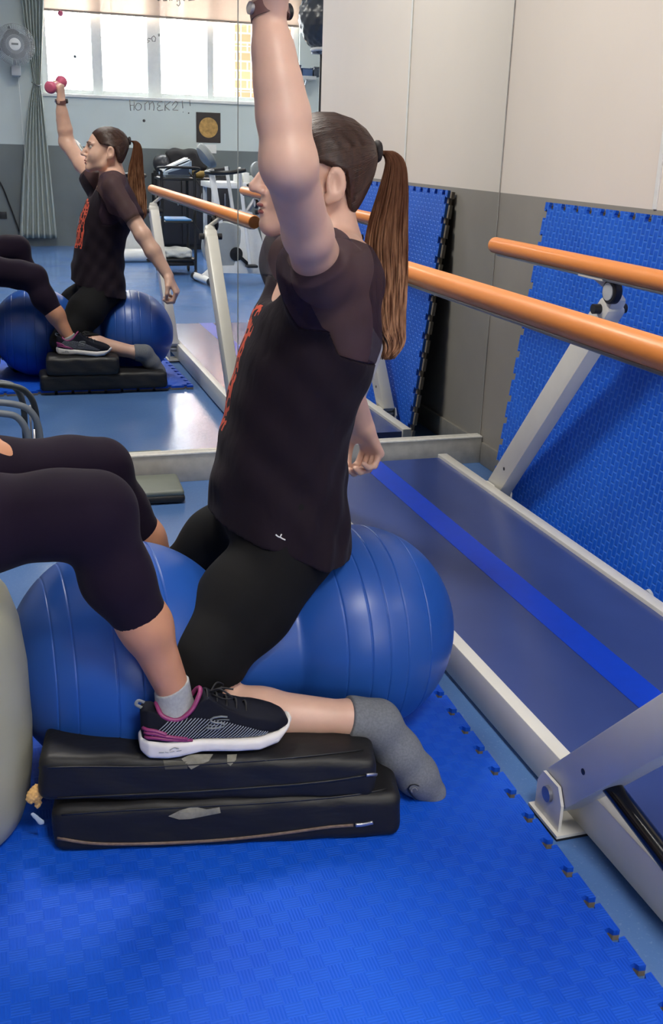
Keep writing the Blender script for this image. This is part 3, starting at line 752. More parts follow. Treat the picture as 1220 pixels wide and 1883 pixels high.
solid('black_base', [rbox((.445, 3.525, .018), (.14, .105, .016), .014, rotz(R(-2)))], M_rubber, scl, h=.004)
solid('top_plate', [rbox((.445, 3.525, .038), (.137, .102, .012), .011, rotz(R(-2)))], mat('sage plastic', (112, 118, 108), .45), scl, h=.003)
fr = thing('tube_frame', (-.12, 3.5, 0), 'grey foam covered metal tube frame standing beside the mirror kerb', 'frame')
mt_tube = mat('dark grey foam sleeve', (92, 100, 108), .55, var=.08)
for y, xr, zt in ((3.545, .105, .352), (3.45, .065, .345)):
    P = spline([(xr, y, 0.0), (xr, y, .14), (xr, y, .26), (xr-.025, y, .325), (xr-.08, y, zt), (xr-.2, y, zt+.012), (xr-.34, y, zt), (xr-.395, y, .31), (xr-.41, y, .22), (xr-.41, y, 0)], 60)
    tubes('foam_tube', [(P, .0115)], mt_tube, fr, n=14)
for x in (.092, -.30):
    tubes('cross_rod', [(np.array([(x, 3.45, .03), (x, 3.545, .03)]), .006)], M_steel, fr, n=10)
tubes('cross_rod', [(np.array([(.084, 3.49, 0), (.086, 3.5, .16), (.088, 3.51, .27)]), .004)], M_steel, fr, n=10)

# ------------------------------------------------------------------ figures
def V3(*a): return np.array(a, float)
def head_prims(hc, fx, k=.012):
    hc = N(hc); fx = N(fx)/np.linalg.norm(fx); w_ = N((0, 0, 1)); s_ = np.cross(w_, fx)
    rot = np.stack([fx, s_, w_])
    L = lambda f, s, w: hc+fx*f+s_*s+w_*w
    E_ = lambda c, r, k=k: ell(L(*c), r, rot, k)
    P = [E_((-.010, 0, .016), (.090, .073, .070)), E_((.028, 0, -.018), (.062, .058, .086), .02), E_((.076, 0, -.062), (.030, .028, .032), .02),
         E_((.088, 0, -.099), (.018, .019, .017), .015), E_((.048, .026, -.070), (.034, .026, .030), .03), E_((.048, -.026, -.070), (.034, .026, .030), .03)]
    for sg in (-1, 1):
        P += [cap(L(-.005, .052*sg, -.05), L(.03, .045*sg, -.086), .018, .016, k=.02), cap(L(.03, .045*sg, -.086), L(.086, .010*sg, -.102), .016, .014, k=.02),
              E_((.054, .038*sg, -.038), (.032, .024, .030), .025),
              cap(L(.084, .012*sg, .014), L(.072, .046*sg, .012), .008, .007, k=.012)]
    P += [cap(L(.085, 0, .010), L(.104, 0, -.020), .008, .009, k=.012), cap(L(.104, 0, -.020), L(.119, 0, -.036), .009, .0105, k=.010)]
    for sg in (-1, 1): P.append(E_((.107, .011*sg, -.042), (.010, .007, .007), .006))
    P += [E_((.1045, 0, -.0665), (.0075, .019, .0052), .005), E_((.1025, 0, -.0785), (.0075, .016, .0062), .005)]
    for sg in (-1, 1):
        P += [E_((-.010, .078*sg, -.026), (.019, .008, .032), .004), E_((.002, .074*sg, -.052), (.009, .007, .011), .005)]
    S = []
    for sg in (-1, 1):
        S += [E_((.098, .030*sg, -.004), (.018, .017, .011), .012), E_((-.006, .0880*sg, -.022), (.0115, .0105, .020), .003)]
        S.append(E_((.110, .006*sg, -.0475), (.004, .0028, .003), .003))
    S.append(E_((.113, 0, -.0722), (.009, .016, .0012), .003))
    Q = [E_((.074, .030*sg, -.004), (.0125, .0125, .0105), .004) for sg in (-1, 1)]
    return P, S, Q, L, rot
def face_parts(body, L, rot, hairc, lipc):
    for sg in (-1, 1):
        e = solid('eye', [ell(L(.0765, .030*sg, -.004), (.0120, .0118, .0088), rot, .002)], mat('eye white', (206, 200, 194), .25), body, h=.0012)
        solid('iris', [ell(L(.0845, .031*sg, -.004), (.0044, .005, .005), rot, .001)], mat('dark iris', (40, 28, 20), .2), e, h=.0009)
        tubes('eyelash', [(np.array([L(.0855, .018*sg, -.0045), L(.0895, .026*sg, .0035), L(.088, .036*sg, .004), L(.081, .044*sg, -.001)]), [.0005, .0011, .0011, .0006])], hairc, body)
        P = spline([L(.0925, .012*sg, .0135), L(.0935, .022*sg, .0175), L(.0875, .035*sg, .0195), L(.0745, .047*sg, .0150)], 10)
        tubes('eyebrow', [(P, np.interp(np.linspace(0, 1, 10), [0, .3, 1], [.0026, .003, .0010]))], hairc, body, flat=.6)
    lp = [(.1060, -.0665, .0172, .0046), (.1040, -.0785, .0148, .0052)]
    solid('lips', [ell(L(f, 0, w), (.0070, a, b), rot, .001) for f, w, a, b in lp], lipc, body, h=.0012)
def hand_prims(wr, d, palm, thumb, curl=(50, 60, 40), sz=1.0, spread=4, tcurl=.5, rw=.024):
    """hand from the wrist point wr along d; fingers bend towards palm; thumb = +1/-1 side"""
    d = V3(*d); d /= np.linalg.norm(d); palm = V3(*palm); palm -= d*palm.dot(d); palm /= np.linalg.norm(palm); s = np.cross(d, palm)*thumb
    W = V3(*wr); P = []; tips = []
    offs = [.030, .010, -.010, -.028]; ln = [(.041, .025, .019), (.045, .029, .020), (.041, .027, .020), (.032, .020, .018)]; ml = [.085, .086, .081, .074]; rr = [.0092, .0094, .009, .0080]
    def rod(v, ang): return v*math.cos(ang)+palm*math.sin(ang)
    for i in range(4):
        o = offs[i]*sz; kn = W+d*ml[i]*sz+s*o
        P.append(cap(W+s*o*.55+d*.012, kn, .0145*sz, .0115*sz, .8, palm, k=.014))
        a = 0; p = kn; r = rr[i]*sz; dd = (d+s*math.tan(R(spread))*(offs[i]/.03)); dd /= np.linalg.norm(dd)
        for j in range(3):
            a += R(curl[j]+(i*3 if j == 0 else 0)); v = dd*math.cos(a)+palm*math.sin(a); q = p+v*ln[i][j]*sz
            P.append(cap(p, q, r*(1-.06*j), r*(1-.06*(j+1)), k=.0035)); p = q
        tips.append(p)
    t0 = W+s*.020*sz+d*.018*sz+palm*.006; t1 = W+s*.040*sz+d*.045*sz+palm*.016*sz
    v2 = d*(.8-tcurl*.3)+palm*tcurl+s*(.35-tcurl*.5); v2 /= np.linalg.norm(v2); t2 = t1+v2*.034*sz
    v3 = d*.6+palm*(tcurl+.2)-s*tcurl*.9; v3 /= np.linalg.norm(v3); t3 = t2+v3*.026*sz
    P += [cap(t0, t1, .0155*sz, .0125*sz, k=.014), cap(t1, t2, .0112*sz, .0098*sz, k=.005), cap(t2, t3, .0098*sz, .0085*sz, k=.004)]
    P.append(ell(W+d*.035*sz+s*.022*sz+palm*.008*sz, (.016, .016, .016), None, .012))
    return P, tips

# ---- woman exercising
hc = V3(.572, 1.885, 1.163)
HP, HS, HQ, HL, Hrot = head_prims(hc, (-1, 0, 0))
rows = [(462, 556, 640, .125), (480, 540, 656, .155), (500, 522, 664, .172), (540, 498, 678, .178), (570, 481, 684, .178), (600, 466, 686, .172), (650, 446, 682, .162), (700, 431, 668, .152),
        (760, 419, 642, .143), (820, 405, 630, .140), (880, 394, 626, .146), (940, 386, 628, .168), (1000, 383, 630, .184), (1050, 383, 632, .190), (1120, 383, 632, .192)]
yc0 = 1.878
lev, levb = [], []
for r_, xl, xr, ry in rows:
    a, b = at(xl, r_, yc0), at(xr, r_, yc0); rx = (b.x-a.x)/2; xc = (a.x+b.x)/2
    lev.append((a.z*.5+b.z*.5, xc, yc0, rx, ry));
    if r_ < 890: levb.append((a.z*.5+b.z*.5, xc, yc0, rx-.014, ry-.016))
Ls, Le, Lw_ = at(592, 505, 1.715), at(531, 300, 1.49), at(494, 30, 1.53)
Lm1, Lm2 = at(513, 150, 1.505), at(566, 430, 1.60)
Ls, Le, Lw_, Lm1, Lm2 = [V3(*p) for p in (Ls, Le, Lw_, Lm1, Lm2)]
Rs, Re, Rw = V3(.575, 2.045, .985), V3(.698, 2.165, .765), V3(.806, 2.238, .578)
armL = chain([(Ls, .046), (Lm2, .037), (Le, .0385), (V3(*at(521, 210, 1.50)), .0350), (V3(*at(511, 150, 1.505)), .0305), (V3(*at(503, 95, 1.515)), .0262), (Lw_, .0235)], k=.02)
armR = chain([(Rs, .048), (Rs*.5+Re*.5, .041), (Re, .0385), (Re*.6+Rw*.4, .038), (Rw, .0265)], k=.018)
hipL, hipR = V3(.505, 1.802, .462), V3(.505, 1.955, .462)
knL, knR = V3(.262, 1.668, .250), V3(.30, 2.075, .24)
anL, anR = V3(*at(648, 1321, 1.585)), V3(.655, 2.125, .185)
cfL = knL*.52+anL*.48+V3(0, 0, -.016); cfR = knR*.55+anR*.45+V3(0, 0, .01)
thL = [(hipL, .088), (hipL*.6+knL*.4, .085), (hipL*.25+knL*.75+V3(-.012, -.02, 0), .067), (knL, .055)]
thR = [(hipR, .088), (hipR*.6+knR*.4+V3(0, .02, .01), .084), (hipR*.25+knR*.75+V3(0, .01, 0), .070), (knR, .058)]
pelv = [ell((.505, 1.878, .49), (.100, .148, .09), k=.04), ell((.525, 1.825, .465), (.078, .07, .075), k=.03), ell((.525, 1.93, .465), (.078, .07, .075), k=.03)]
calfL = chain([(knL+V3(.03, 0, -.02), .044), (cfL, .044), (anL, .031)], k=.02); calfR = chain([(knR+V3(.03, 0, 0), .050), (cfR, .045), (anR, .031)], k=.02)
fL = [(anL, .033), (V3(*at(694, 1330, 1.575)), .0375), (V3(*at(732, 1383, 1.57)), .037), (V3(*at(766, 1424, 1.565)), .034), (V3(*at(795, 1456, 1.56)), .023)]
fR = [(anR, .033), (anR+V3(.04, 0, -.005), .037), (anR+V3(.075, 0, -.055), .036), (anR+V3(.105, 0, -.10), .031), (anR+V3(.125, 0, -.135), .022)]
footL, footR = chain(fL, k=.02), chain(fR, k=.02)
neck = chain([(hc+V3(.02, 0, -.05), .050), (hc+V3(.018, 0, -.11), .049), (V3(.582, 1.88, .995), .055)], k=.03)
clav = chain([(V3(.60, 1.88, 1.02), .05), (V3(.60, 1.80, 1.00), .045), (Ls, .05)], k=.03)+chain([(V3(.60, 1.88, 1.01), .05), (V3(.59, 1.97, 1.0), .045), (Rs, .048)], k=.03)
hL, tipsL = hand_prims(Lw_, (0.03, .02, 1), (-.88, -.47, 0), 1, curl=(62, 78, 45), sz=.92, tcurl=.8)
hR, tipsR = hand_prims(Rw, Re*0+(Rw-Re)+V3(0, 0, -.03), (-.75, -.30, -.35), 1, curl=(48, 62, 40), sz=1.05, tcurl=.45)
wb = thing('person', (.53, 1.86, .02), 'woman with ponytail and dark plum shirt, kneeling astride the blue ball, one arm raised', 'person')
bodyA = solid('body', [loft(levb, .03)]+neck+clav+armL+armR+pelv+chain(thL, .03)+chain(thR, .03)+calfL+calfR+footL+footR+HP+HQ+hL+hR, M_skinA, wb, h=.0036, subs=HS)
face_parts(bodyA, HL, Hrot, mat('brow hair', (60, 42, 34), .6), mat('lips rose', (150, 84, 78), .4))
# leggings
def legclip(x, y, z):
    a = x-(.345+(z-.25)*.5)              # hem just below the knee
    low = z-.335
    return np.where(x > -5, np.minimum(np.maximum(a, -1), np.maximum(-(z-.33), -1)*1.0+0*x), 0)
solid('leggings', pelv+[ell((.500, 1.878, .545), (.106, .150, .09), k=.03)]+chain(thL, .03)+chain(thR, .03)+chain([(knL+V3(0, 0, -.01), .050), (cfL, .048)], .02)+chain([(knR, .055), (cfR, .05)], .02), M_legA, wb, h=.004, off=.005,
      clip=lambda x, y, z: np.minimum(x-.335, np.maximum(.30-z, 0*x-1)) if False else np.where(z > .274, -1.0+0*x+0*y, x-.335+0*y+0*z))
# socks
solid('sock', footL+chain([(anL-V3(.03, 0, -.004), .033), (anL, .033)]), M_sockg, wb, h=.003, off=.0045, clip=lambda x, y, z: -(x-(anL[0]-.012+(z-anL[2])*.25))+0*y)
solid('sock', footR+chain([(anR-V3(.03, 0, -.004), .033), (anR, .033)]), M_sockg, wb, h=.0035, off=.0045, clip=lambda x, y, z: -(x-(anR[0]-.012))+0*y+0*z)
# shirt
slL = [cap(Ls+V3(.01, .02, -.03), Ls*.45+Lm2*.55, .066, .060, k=.04)]
slR = chain([(Rs, .062), (Rs*.72+Re*.28, .060), (Rs*.35+Re*.65, .060)], k=.03)
shoulders = chain([(V3(.600, 1.88, .985), .06), (V3(.60, 1.80, .975), .056), (V3(*Ls), .062)], k=.04)+chain([(V3(.60, 1.88, .985), .06), (V3(.59, 1.97, .975), .056), (Rs, .058)], k=.04)
nL = V3(-.55, -.45, .70); nL /= np.linalg.norm(nL); pL = V3(*at(578, 494, 1.64)); dR = (Re-Rs)/np.linalg.norm(Re-Rs); pR = Rs*.30+Re*.70
hem0, hem1 = at(392, 968, 1.80), at(612, 1022, 1.80)
def sclip(x, y, z):
    hem = hem0.z+(hem1.z-hem0.z)*(x-hem0.x)/(hem1.x-hem0.x)+.006*np.sin(x*38+y*20)
    a = (hem-z)*.9+0*y
    b = np.where((y < 1.80) & (z > .88), (x-pL[0])*nL[0]+(y-pL[1])*nL[1]+(z-pL[2])*nL[2], -1)
    tq = (x-Rs[0])*dR[0]+(y-Rs[1])*dR[1]+(z-Rs[2])*dR[2]
    rq = (x-Rs[0]-tq*dR[0])**2+(y-Rs[1]-tq*dR[1])**2+(z-Rs[2]-tq*dR[2])**2
    c = np.where(rq < .0072, (x-pR[0])*dR[0]+(y-pR[1])*dR[1]+(z-pR[2])*dR[2], -1)
    return np.maximum(np.maximum(a, b), c)
def sdisp(x, y, z):
    g = np.clip((.95-z)/.45, 0, 1)
    return g*(.0045*np.sin(x*46+z*17+np.sin(z*21)*1.2)*np.cos(y*30+z*6)+.0025*np.sin(x*90-z*55+y*40))+.0015*np.sin(z*60+x*70)
lo_, hi_ = at(583, 578, 1.72), at(642, 690, 1.72)
def gsheer(x, y, z):          # negative inside the sheer shoulder and sleeve fabric
    line = lo_.x+(hi_.x-lo_.x)*(z-lo_.z)/(hi_.z-lo_.z)
    g = np.maximum(line-x, (hi_.z-.01+.35*np.maximum(.70-x, 0))-z)*.8+0*y
    g = np.minimum(g, np.maximum(.150-np.abs(y-yc0)+0*x, .90-z))
    return np.minimum(g, np.maximum(2.03-y+0*x, .80-z))
sarg = dict(h=.0036, off=.003, disp=sdisp, subs=[ell((.555, 1.88, 1.055), (.085, .088, .085), k=.01), ell((.498, 1.885, 1.03), (.085, .072, .105), k=.02)])
sp_ = [loft(lev, .03)]+shoulders+slL+slR
shirt = solid('shirt', sp_, M_shirt, wb, clip=lambda x, y, z: np.maximum(sclip(x, y, z), -gsheer(x, y, z)), **sarg)
solid('sheer_panel', sp_, M_sheer, shirt, clip=lambda x, y, z: np.maximum(sclip(x, y, z), gsheer(x, y, z)), **sarg)
bs_ = surf(shirt)
stroke('logo', bs_, [[(507, 983), (512, 987), (516, 988)], [(518, 982), (516, 988), (525, 993)]], .0013, M_white, shirt)
# wristband and hair
def ring(name, c, d, r, wd, th, m, parent):
    bm = bmesh.new(); d = Vector(d).normalized(); s = d.orthogonal().normalized(); t = d.cross(s); n = 40; R4 = []
    for a, rr_ in ((-wd/2, r), (-wd/2, r+th), (wd/2, r+th), (wd/2, r)):
        R4.append([bm.verts.new(Vector(c)+d*a+(s*math.cos(2*math.pi*i/n)+t*math.sin(2*math.pi*i/n))*rr_) for i in range(n)])
    for k in range(4):
        for i in range(n): bm.faces.new((R4[k][i], R4[k][(i+1) % n], R4[(k+1) % 4][(i+1) % n], R4[(k+1) % 4][i]))
    bmesh.ops.recalc_face_normals(bm, faces=bm.faces)
    return fin(bm, name, m, parent, auto=True)
wd = (Lw_-Lm1); wc_ = V3(*at(496, 22, 1.53))
br_ = ring('wristband', wc_, wd, .0255, .018, .0022, mat('mauve brown strap', (104, 72, 70), .5), wb)
bm = bmesh.new(); sdir = Vector((-1, -.2, .1)).normalized(); lathe(bm, [(0, .0085), (.005, .0085), (.0065, .006)], Vector(wc_)+sdir*.0262, sdir, 20); fin(bm, 'clasp', M_steel, br_, auto=True)
bm = bmesh.new(); sdir = Vector((1, .3, .1)).normalized(); lathe(bm, [(0, .011), (.006, .011), (.008, .009)], Vector(wc_)+sdir*.0262, sdir, 24); fin(bm, 'watch_case', M_black, br_, auto=True)
# scalp hair: shell over the cranium, hairline polyline in head coordinates
def hairclip(x, y, z):
    f = -(x-hc[0]); w_ = z-hc[2]
    b = np.interp(f, [-.13, -.075, -.045, -.03, .006, .014, .040, .07, .1], [-.100, -.098, -.066, -.004, .004, .008, .012, .062, .085])
    return (b-w_)*.7+0*y
E_ = lambda c, r, k=.012: ell(HL(*c), r, Hrot, k)
hcap = [E_((-.012, 0, .017), (.0965, .080, .0765)), E_((-.024, 0, -.030), (.062, .066, .070), .03), E_((.0, 0, -.01), (.07, .074, .06), .02)]
hair = solid('hair', hcap, M_hair, wb, h=.003, clip=hairclip, disp=None)
hb = surf(hair)
tie = HL(-.108, 0, .030)
lines = []
for i in range(360):
    sg = 1 if i % 2 else -1; u = (i//2)/179
    # start points along the hairline, from forehead centre round the temple to the nape
    f0 = np.interp(u, [0, .3, .45, .6, .75, 1], [.078, .070, .035, .004, -.045, -.075]); w0 = np.interp(u, [0, .3, .45, .6, .75, 1], [.066, .056, .016, -.004, -.062, -.095])
    s0 = np.interp(u, [0, .3, .45, .75, 1], [0, .045, .066, .058, .0])*sg
    a = HL(f0, s0, w0); q = np.array(tie); cen = HL(-.02, 0, .01); pts = []
    for k in range(14):
        t = k/13; p = a*(1-t)+q*t; dv = Vector(p-cen).normalized()
        h = hb.ray_cast(Vector(cen)+dv*.3, -dv)
        if h[0] is not None: pts.append(np.array(h[0]+dv*(-.0002+.0006*rng.random())))
    if len(pts) > 5: lines.append((np.array(pts), np.linspace(.0008, .0015, len(pts))))
tubes('combed_strands', lines, M_hair, hair, n=5)
rg = [np.array(tie)+np.array((.004, 0, 0))+.0135*np.array((0, math.cos(a), math.sin(a))) for a in np.linspace(0, 2*math.pi, 30)]
tubes('hair_tie', [(np.array(rg), .0065)], mat('dark hair tie', (30, 22, 22), .7), hair, n=10)
cp = [(697, 284, .009), (712, 279, .013), (728, 300, .018), (725, 350, .027), (716, 400, .034), (709, 450, .040), (709, 500, .040), (711, 550, .037), (718, 600, .030), (728, 632, .020), (716, 660, .011)]
cpt = spline([tuple(at(x, y, 1.885)) for x, y, r in cp], 46); crr = np.interp(np.linspace(0, 1, 46), np.linspace(0, 1, len(cp)), [c[2] for c in cp])
lines = []
rgt = np.array((1, -.05, 0))
for i in range(420):
    rad = math.sqrt(rng.random()); an = rng.random()*2*math.pi; u, v = rad*math.cos(an), rad*math.sin(an)*.62
    end = int(46*(.78+.22*rng.random()**.6)) if i % 3 else 46; ph, am = 1.5+2.2*rng.random(), .003+.006*rng.random()
    end = max(end, 30)
    tt = np.linspace(0, 1, 46)[:end]
    wob = am*np.sin(tt*9+ph)*np.clip(tt*1.6-.2, 0, 1)
    P = cpt[:end]+rgt*(u*crr[:end]+wob)[:, None]+np.array((0, 1, 0))*(v*crr[:end]+wob*.6)[:, None]
    lines.append((P, np.concatenate([np.linspace(.0014, .0026, end-8), np.linspace(.0026, .0005, 8)])))
tubes('ponytail', lines, M_tail, hair, n=5)

# dumbbell held in the raised hand
cH = np.mean([np.mean(tipsL, 0), Lw_+V3(0, 0, .075)], 0); cH = V3(Lw_[0], Lw_[1], Lw_[2]+.085)+V3(-.88, -.47, 0)*.022
dd = np.cross(V3(0, 0, 1), V3(-.88, -.47, 0)); dd = dd/np.linalg.norm(dd)+V3(0, 0, .25); dd /= np.linalg.norm(dd)
db = thing('dumbbell', tuple(cH), 'small pink dumbbell gripped in the raised hand', 'dumbbell')
bm = bmesh.new(); lathe(bm, [(-.085, .018), (-.081, .027), (-.068, .031), (-.055, .028), (-.047, .0115), (.047, .0115), (.055, .028), (.068, .031), (.081, .027), (.085, .018)], cH, dd, 8 if False else 28)
fin(bm, 'weight_bar', M_pink, db, smooth=True)

# ---- seated helper
hp = thing('person', (-.25, 1.8, .02), 'seated person in dark purple cropped leggings and navy shoes, legs either side of the ball', 'person')
kN, kF = V3(*at(176, 938, 1.57)), V3(.180, 2.085, .560)
hN, hF = V3(-.24, 1.655, .600), V3(-.24, 1.90, .600)
aN, aF = V3(*at(323, 1278, 1.577)), V3(.33, 2.150, .262)
mN, mF = kN*.66+aN*.34+V3(-.012, 0, 0), kF*.66+aF*.34+V3(-.012, 0, 0)
thN = [(hN, .085), (hN*.5+kN*.5, .073), (kN*.85+hN*.15, .062), (kN, .058)]; thF = [(hF, .085), (hF*.5+kF*.5, .071), (kF*.85+hF*.15, .061), (kF, .057)]
cN = [(kN+V3(0, 0, -.01), .054), (mN, .0505), (kN*.4+aN*.6, .040), (aN, .0275)]; cF = [(kF+V3(0, 0, -.01), .053), (mF, .050), (kF*.4+aF*.6, .040), (aF, .0275)]
hc2 = V3(-.30, 1.79, 1.33); HP2, HS2, HQ2, HL2, Hrot2 = head_prims(hc2, (1, 0, 0))
tor2 = [(.50, -.27, 1.78, .12, .165), (.62, -.27, 1.78, .115, .165), (.74, -.28, 1.78, .095, .13), (.86, -.29, 1.78, .105, .14), (.98, -.30, 1.78, .115, .165), (1.06, -.31, 1.78, .10, .17), (1.12, -.31, 1.78, .07, .13)]
sN, sF = V3(-.31, 1.615, 1.06), V3(-.31, 1.945, 1.06); eN, eF = V3(-.27, 1.57, .80), V3(-.25, 2.0, .80)
wN2, wF2 = V3(-.17, 1.64, .69), V3(-.052, 1.99, .655)
h1, _ = hand_prims(wN2, (.9, .1, -.30), (0, 0, -1), 1, curl=(12, 18, 12), sz=.9, tcurl=.2)
h2, _ = hand_prims(wF2-V3(.09, .0, -.02), (1, .05, -.18), (0, -.3, -1), -1, curl=(14, 20, 14), sz=.9, tcurl=.2)
nk2 = chain([(hc2+V3(-.02, 0, -.05), .05), (V3(-.31, 1.78, 1.12), .055)], k=.03)
ftN = [(aN+V3(-.02, 0, -.048), .026), (aN+V3(.05, 0, -.052), .022), (aN+V3(.12, -.01, -.058), .016)]
ftF = [(aF+V3(-.02, 0, -.040), .026), (aF+V3(.05, .015, -.042), .022), (aF+V3(.12, .035, -.048), .016)]
bodyB = solid('body', [loft(tor2, .03)]+nk2+chain([(V3(-.31, 1.78, 1.07), .05), (sN, .045)], .03)+chain([(V3(-.31, 1.78, 1.07), .05), (sF, .045)], .03)
              + chain([(sN, .046), (eN, .037), (wN2, .024)], .02)+chain([(sF, .046), (eF, .037), (wF2-V3(.09, .0, -.02), .024)], .02)+h1+h2+HP2+HQ2
              + chain(thN, .03)+chain(thF, .03)+chain(cN, .03)+chain(cF, .03)+chain(ftN)+chain(ftF), M_skinB, hp, h=.004, subs=HS2)
face_parts(bodyB, HL2, Hrot2, mat('brow hair', (60, 42, 34), .6), mat('lips rose', (150, 84, 78), .4))
def hemclip(k, a, t):
    d = (a-k)/np.linalg.norm(a-k); p = k*(1-t)+a*t
    return lambda x, y, z: (x-p[0])*d[0]+(y-p[1])*d[1]+(z-p[2])*d[2]
hcN, hcF = hemclip(kN, aN, .545), hemclip(kF, aF, .56)
nN = V3(.42, 0, -.9)
def legB(x, y, z):
    return np.where(x > kN[0]-.09, np.where(y < 1.82, hcN(x, y, z), hcF(x, y, z)), -1+0*x)
solid('leggings', [loft([(.50, -.27, 1.78, .12, .165), (.62, -.27, 1.78, .115, .165), (.70, -.275, 1.78, .105, .15)], .03)]+chain(thN, .03)+chain(thF, .03)+chain(cN[:3], .03)+chain(cF[:3], .03), M_legB, hp, h=.004, off=.004, clip=legB)
solid('shirt', [loft([(.62,)+tor2[1][1:]]+tor2[2:], .03)]+chain([(V3(-.31, 1.78, 1.07), .055), (sN, .052), (sN*.5+eN*.5, .048)], .03)+chain([(V3(-.31, 1.78, 1.07), .055), (sF, .052), (sF*.5+eF*.5, .048)], .03), mat('white tunic', (222, 224, 224), .8, bump=.1, bs=40, bd=.004), hp, h=.005, off=.010)
hc2f = lambda x, y, z: (np.interp(x-hc2[0], [-.13, -.06, -.03, .01, .02, .05, .09], [-.10, -.095, -.02, -.01, .0, .03, .075])-(z-hc2[2]))*.7+0*y
hair2 = solid('hair', [ell(HL2(-.018, 0, .027), (.1035, .0805, .0905), Hrot2), ell(HL2(-.05, 0, -.035), (.066, .066, .075), Hrot2, .03)], M_hair, hp, h=.004, clip=hc2f)
ring('finger_band', V3(*at(5, 853, 1.99)), (1, .05, -.2), .0085, .016, .004, M_white, hp)

# shoes in a local frame: u forward, v to the side, w up; L = .262
def shoe(org, fwd_, label_side, parent):
    org = V3(*org); f = V3(*fwd_); f /= np.linalg.norm(f); w_ = V3(0, 0, 1); w_ = w_-f*w_.dot(f); w_ /= np.linalg.norm(w_); s = np.cross(w_, f)
    rot = np.stack([f, s, w_]); Lc = lambda u, v, w: org+f*u+s*v+w_*w
    def loc(x, y, z):
        px, py, pz = x-org[0], y-org[1], z-org[2]
        return [rot[i, 0]*px+rot[i, 1]*py+rot[i, 2]*pz for i in range(3)]
    half = lambda u: np.interp(u, [-.002, .01, .04, .10, .16, .20, .235, .258, .264], [.012, .026, .034, .032, .043, .045, .037, .020, .006])
    def foot(top, bot, grow):
        def g(x, y, z):
            u, v, w = loc(x, y, z); hw = half(u)+grow
            dv = np.abs(v)-hw; t_ = top(u); b_ = bot(u)
            du = np.maximum(-.001-u-grow, u-.263-grow)
            q1, q2 = np.maximum(dv, du)*.8, np.maximum(w-t_, b_-w)
            r = .010; a, b = q1+r, q2+r
            return np.sqrt(np.maximum(a, 0)**2+np.maximum(b, 0)**2)+np.minimum(np.maximum(a, b), 0)-r
        return (g, org-.30, org+.30, .006)
    lo, hi = np.minimum(org, Lc(.265, 0, .13))-.07, np.maximum(org, Lc(.265, 0, .13))+.07
    soletop = lambda u: np.interp(u, [0, .03, .08, .12, .2, .25, .262], [.041, .036, .032, .030, .026, .030, .044])
    solebot = lambda u: np.interp(u, [-.01, .01, .06, .10, .14, .2, .235, .262], [.012, .001, .0, .004, .003, .0, .005, .024])
    up_top = lambda u: np.interp(u, [0, .02, .04, .08, .10, .115, .14, .18, .22, .25, .262], [.094, .090, .075, .072, .098, .104, .085, .068, .058, .048, .036])
    so = solid('sole', [foot(soletop, solebot, .003)], mat('white rubber sole', (224, 220, 216), .5, var=.04, vs=40), parent, h=.0026, lo=lo, hi=hi)
    upm = mat('navy knit upper', (17, 19, 31), .8, spec=.2)
    if not upm.get('st'):
        upm['st'] = 1
    def narrow(x, y, z):
        u, v, w = loc(x, y, z)
        return (np.abs(v)-(half(u)+.001)*np.interp(w, [0, .03, .06, .09, .13], [1, 1, .86, .66, .55]))*.85
    op = ell(Lc(.060, 0, .098), (.036, .022, .038), rot, .006)
    uo = solid('shoe_upper', [foot(up_top, lambda u: np.interp(u, [0, .3], [.028, .026]), -.0015)], upm, parent, h=.0024, lo=lo, hi=hi, clip=narrow, subs=[op])
    return so, uo, Lc, s
shN = shoe((aN[0]-.062, aN[1]-.008, .1975), (1, -.03, .008), 1, hp)
shF = shoe((aF[0]-.062, aF[1]-.01, .192), (1, .30, 0), -1, hp)
pur = mat('magenta trim', (136, 50, 100), .4)
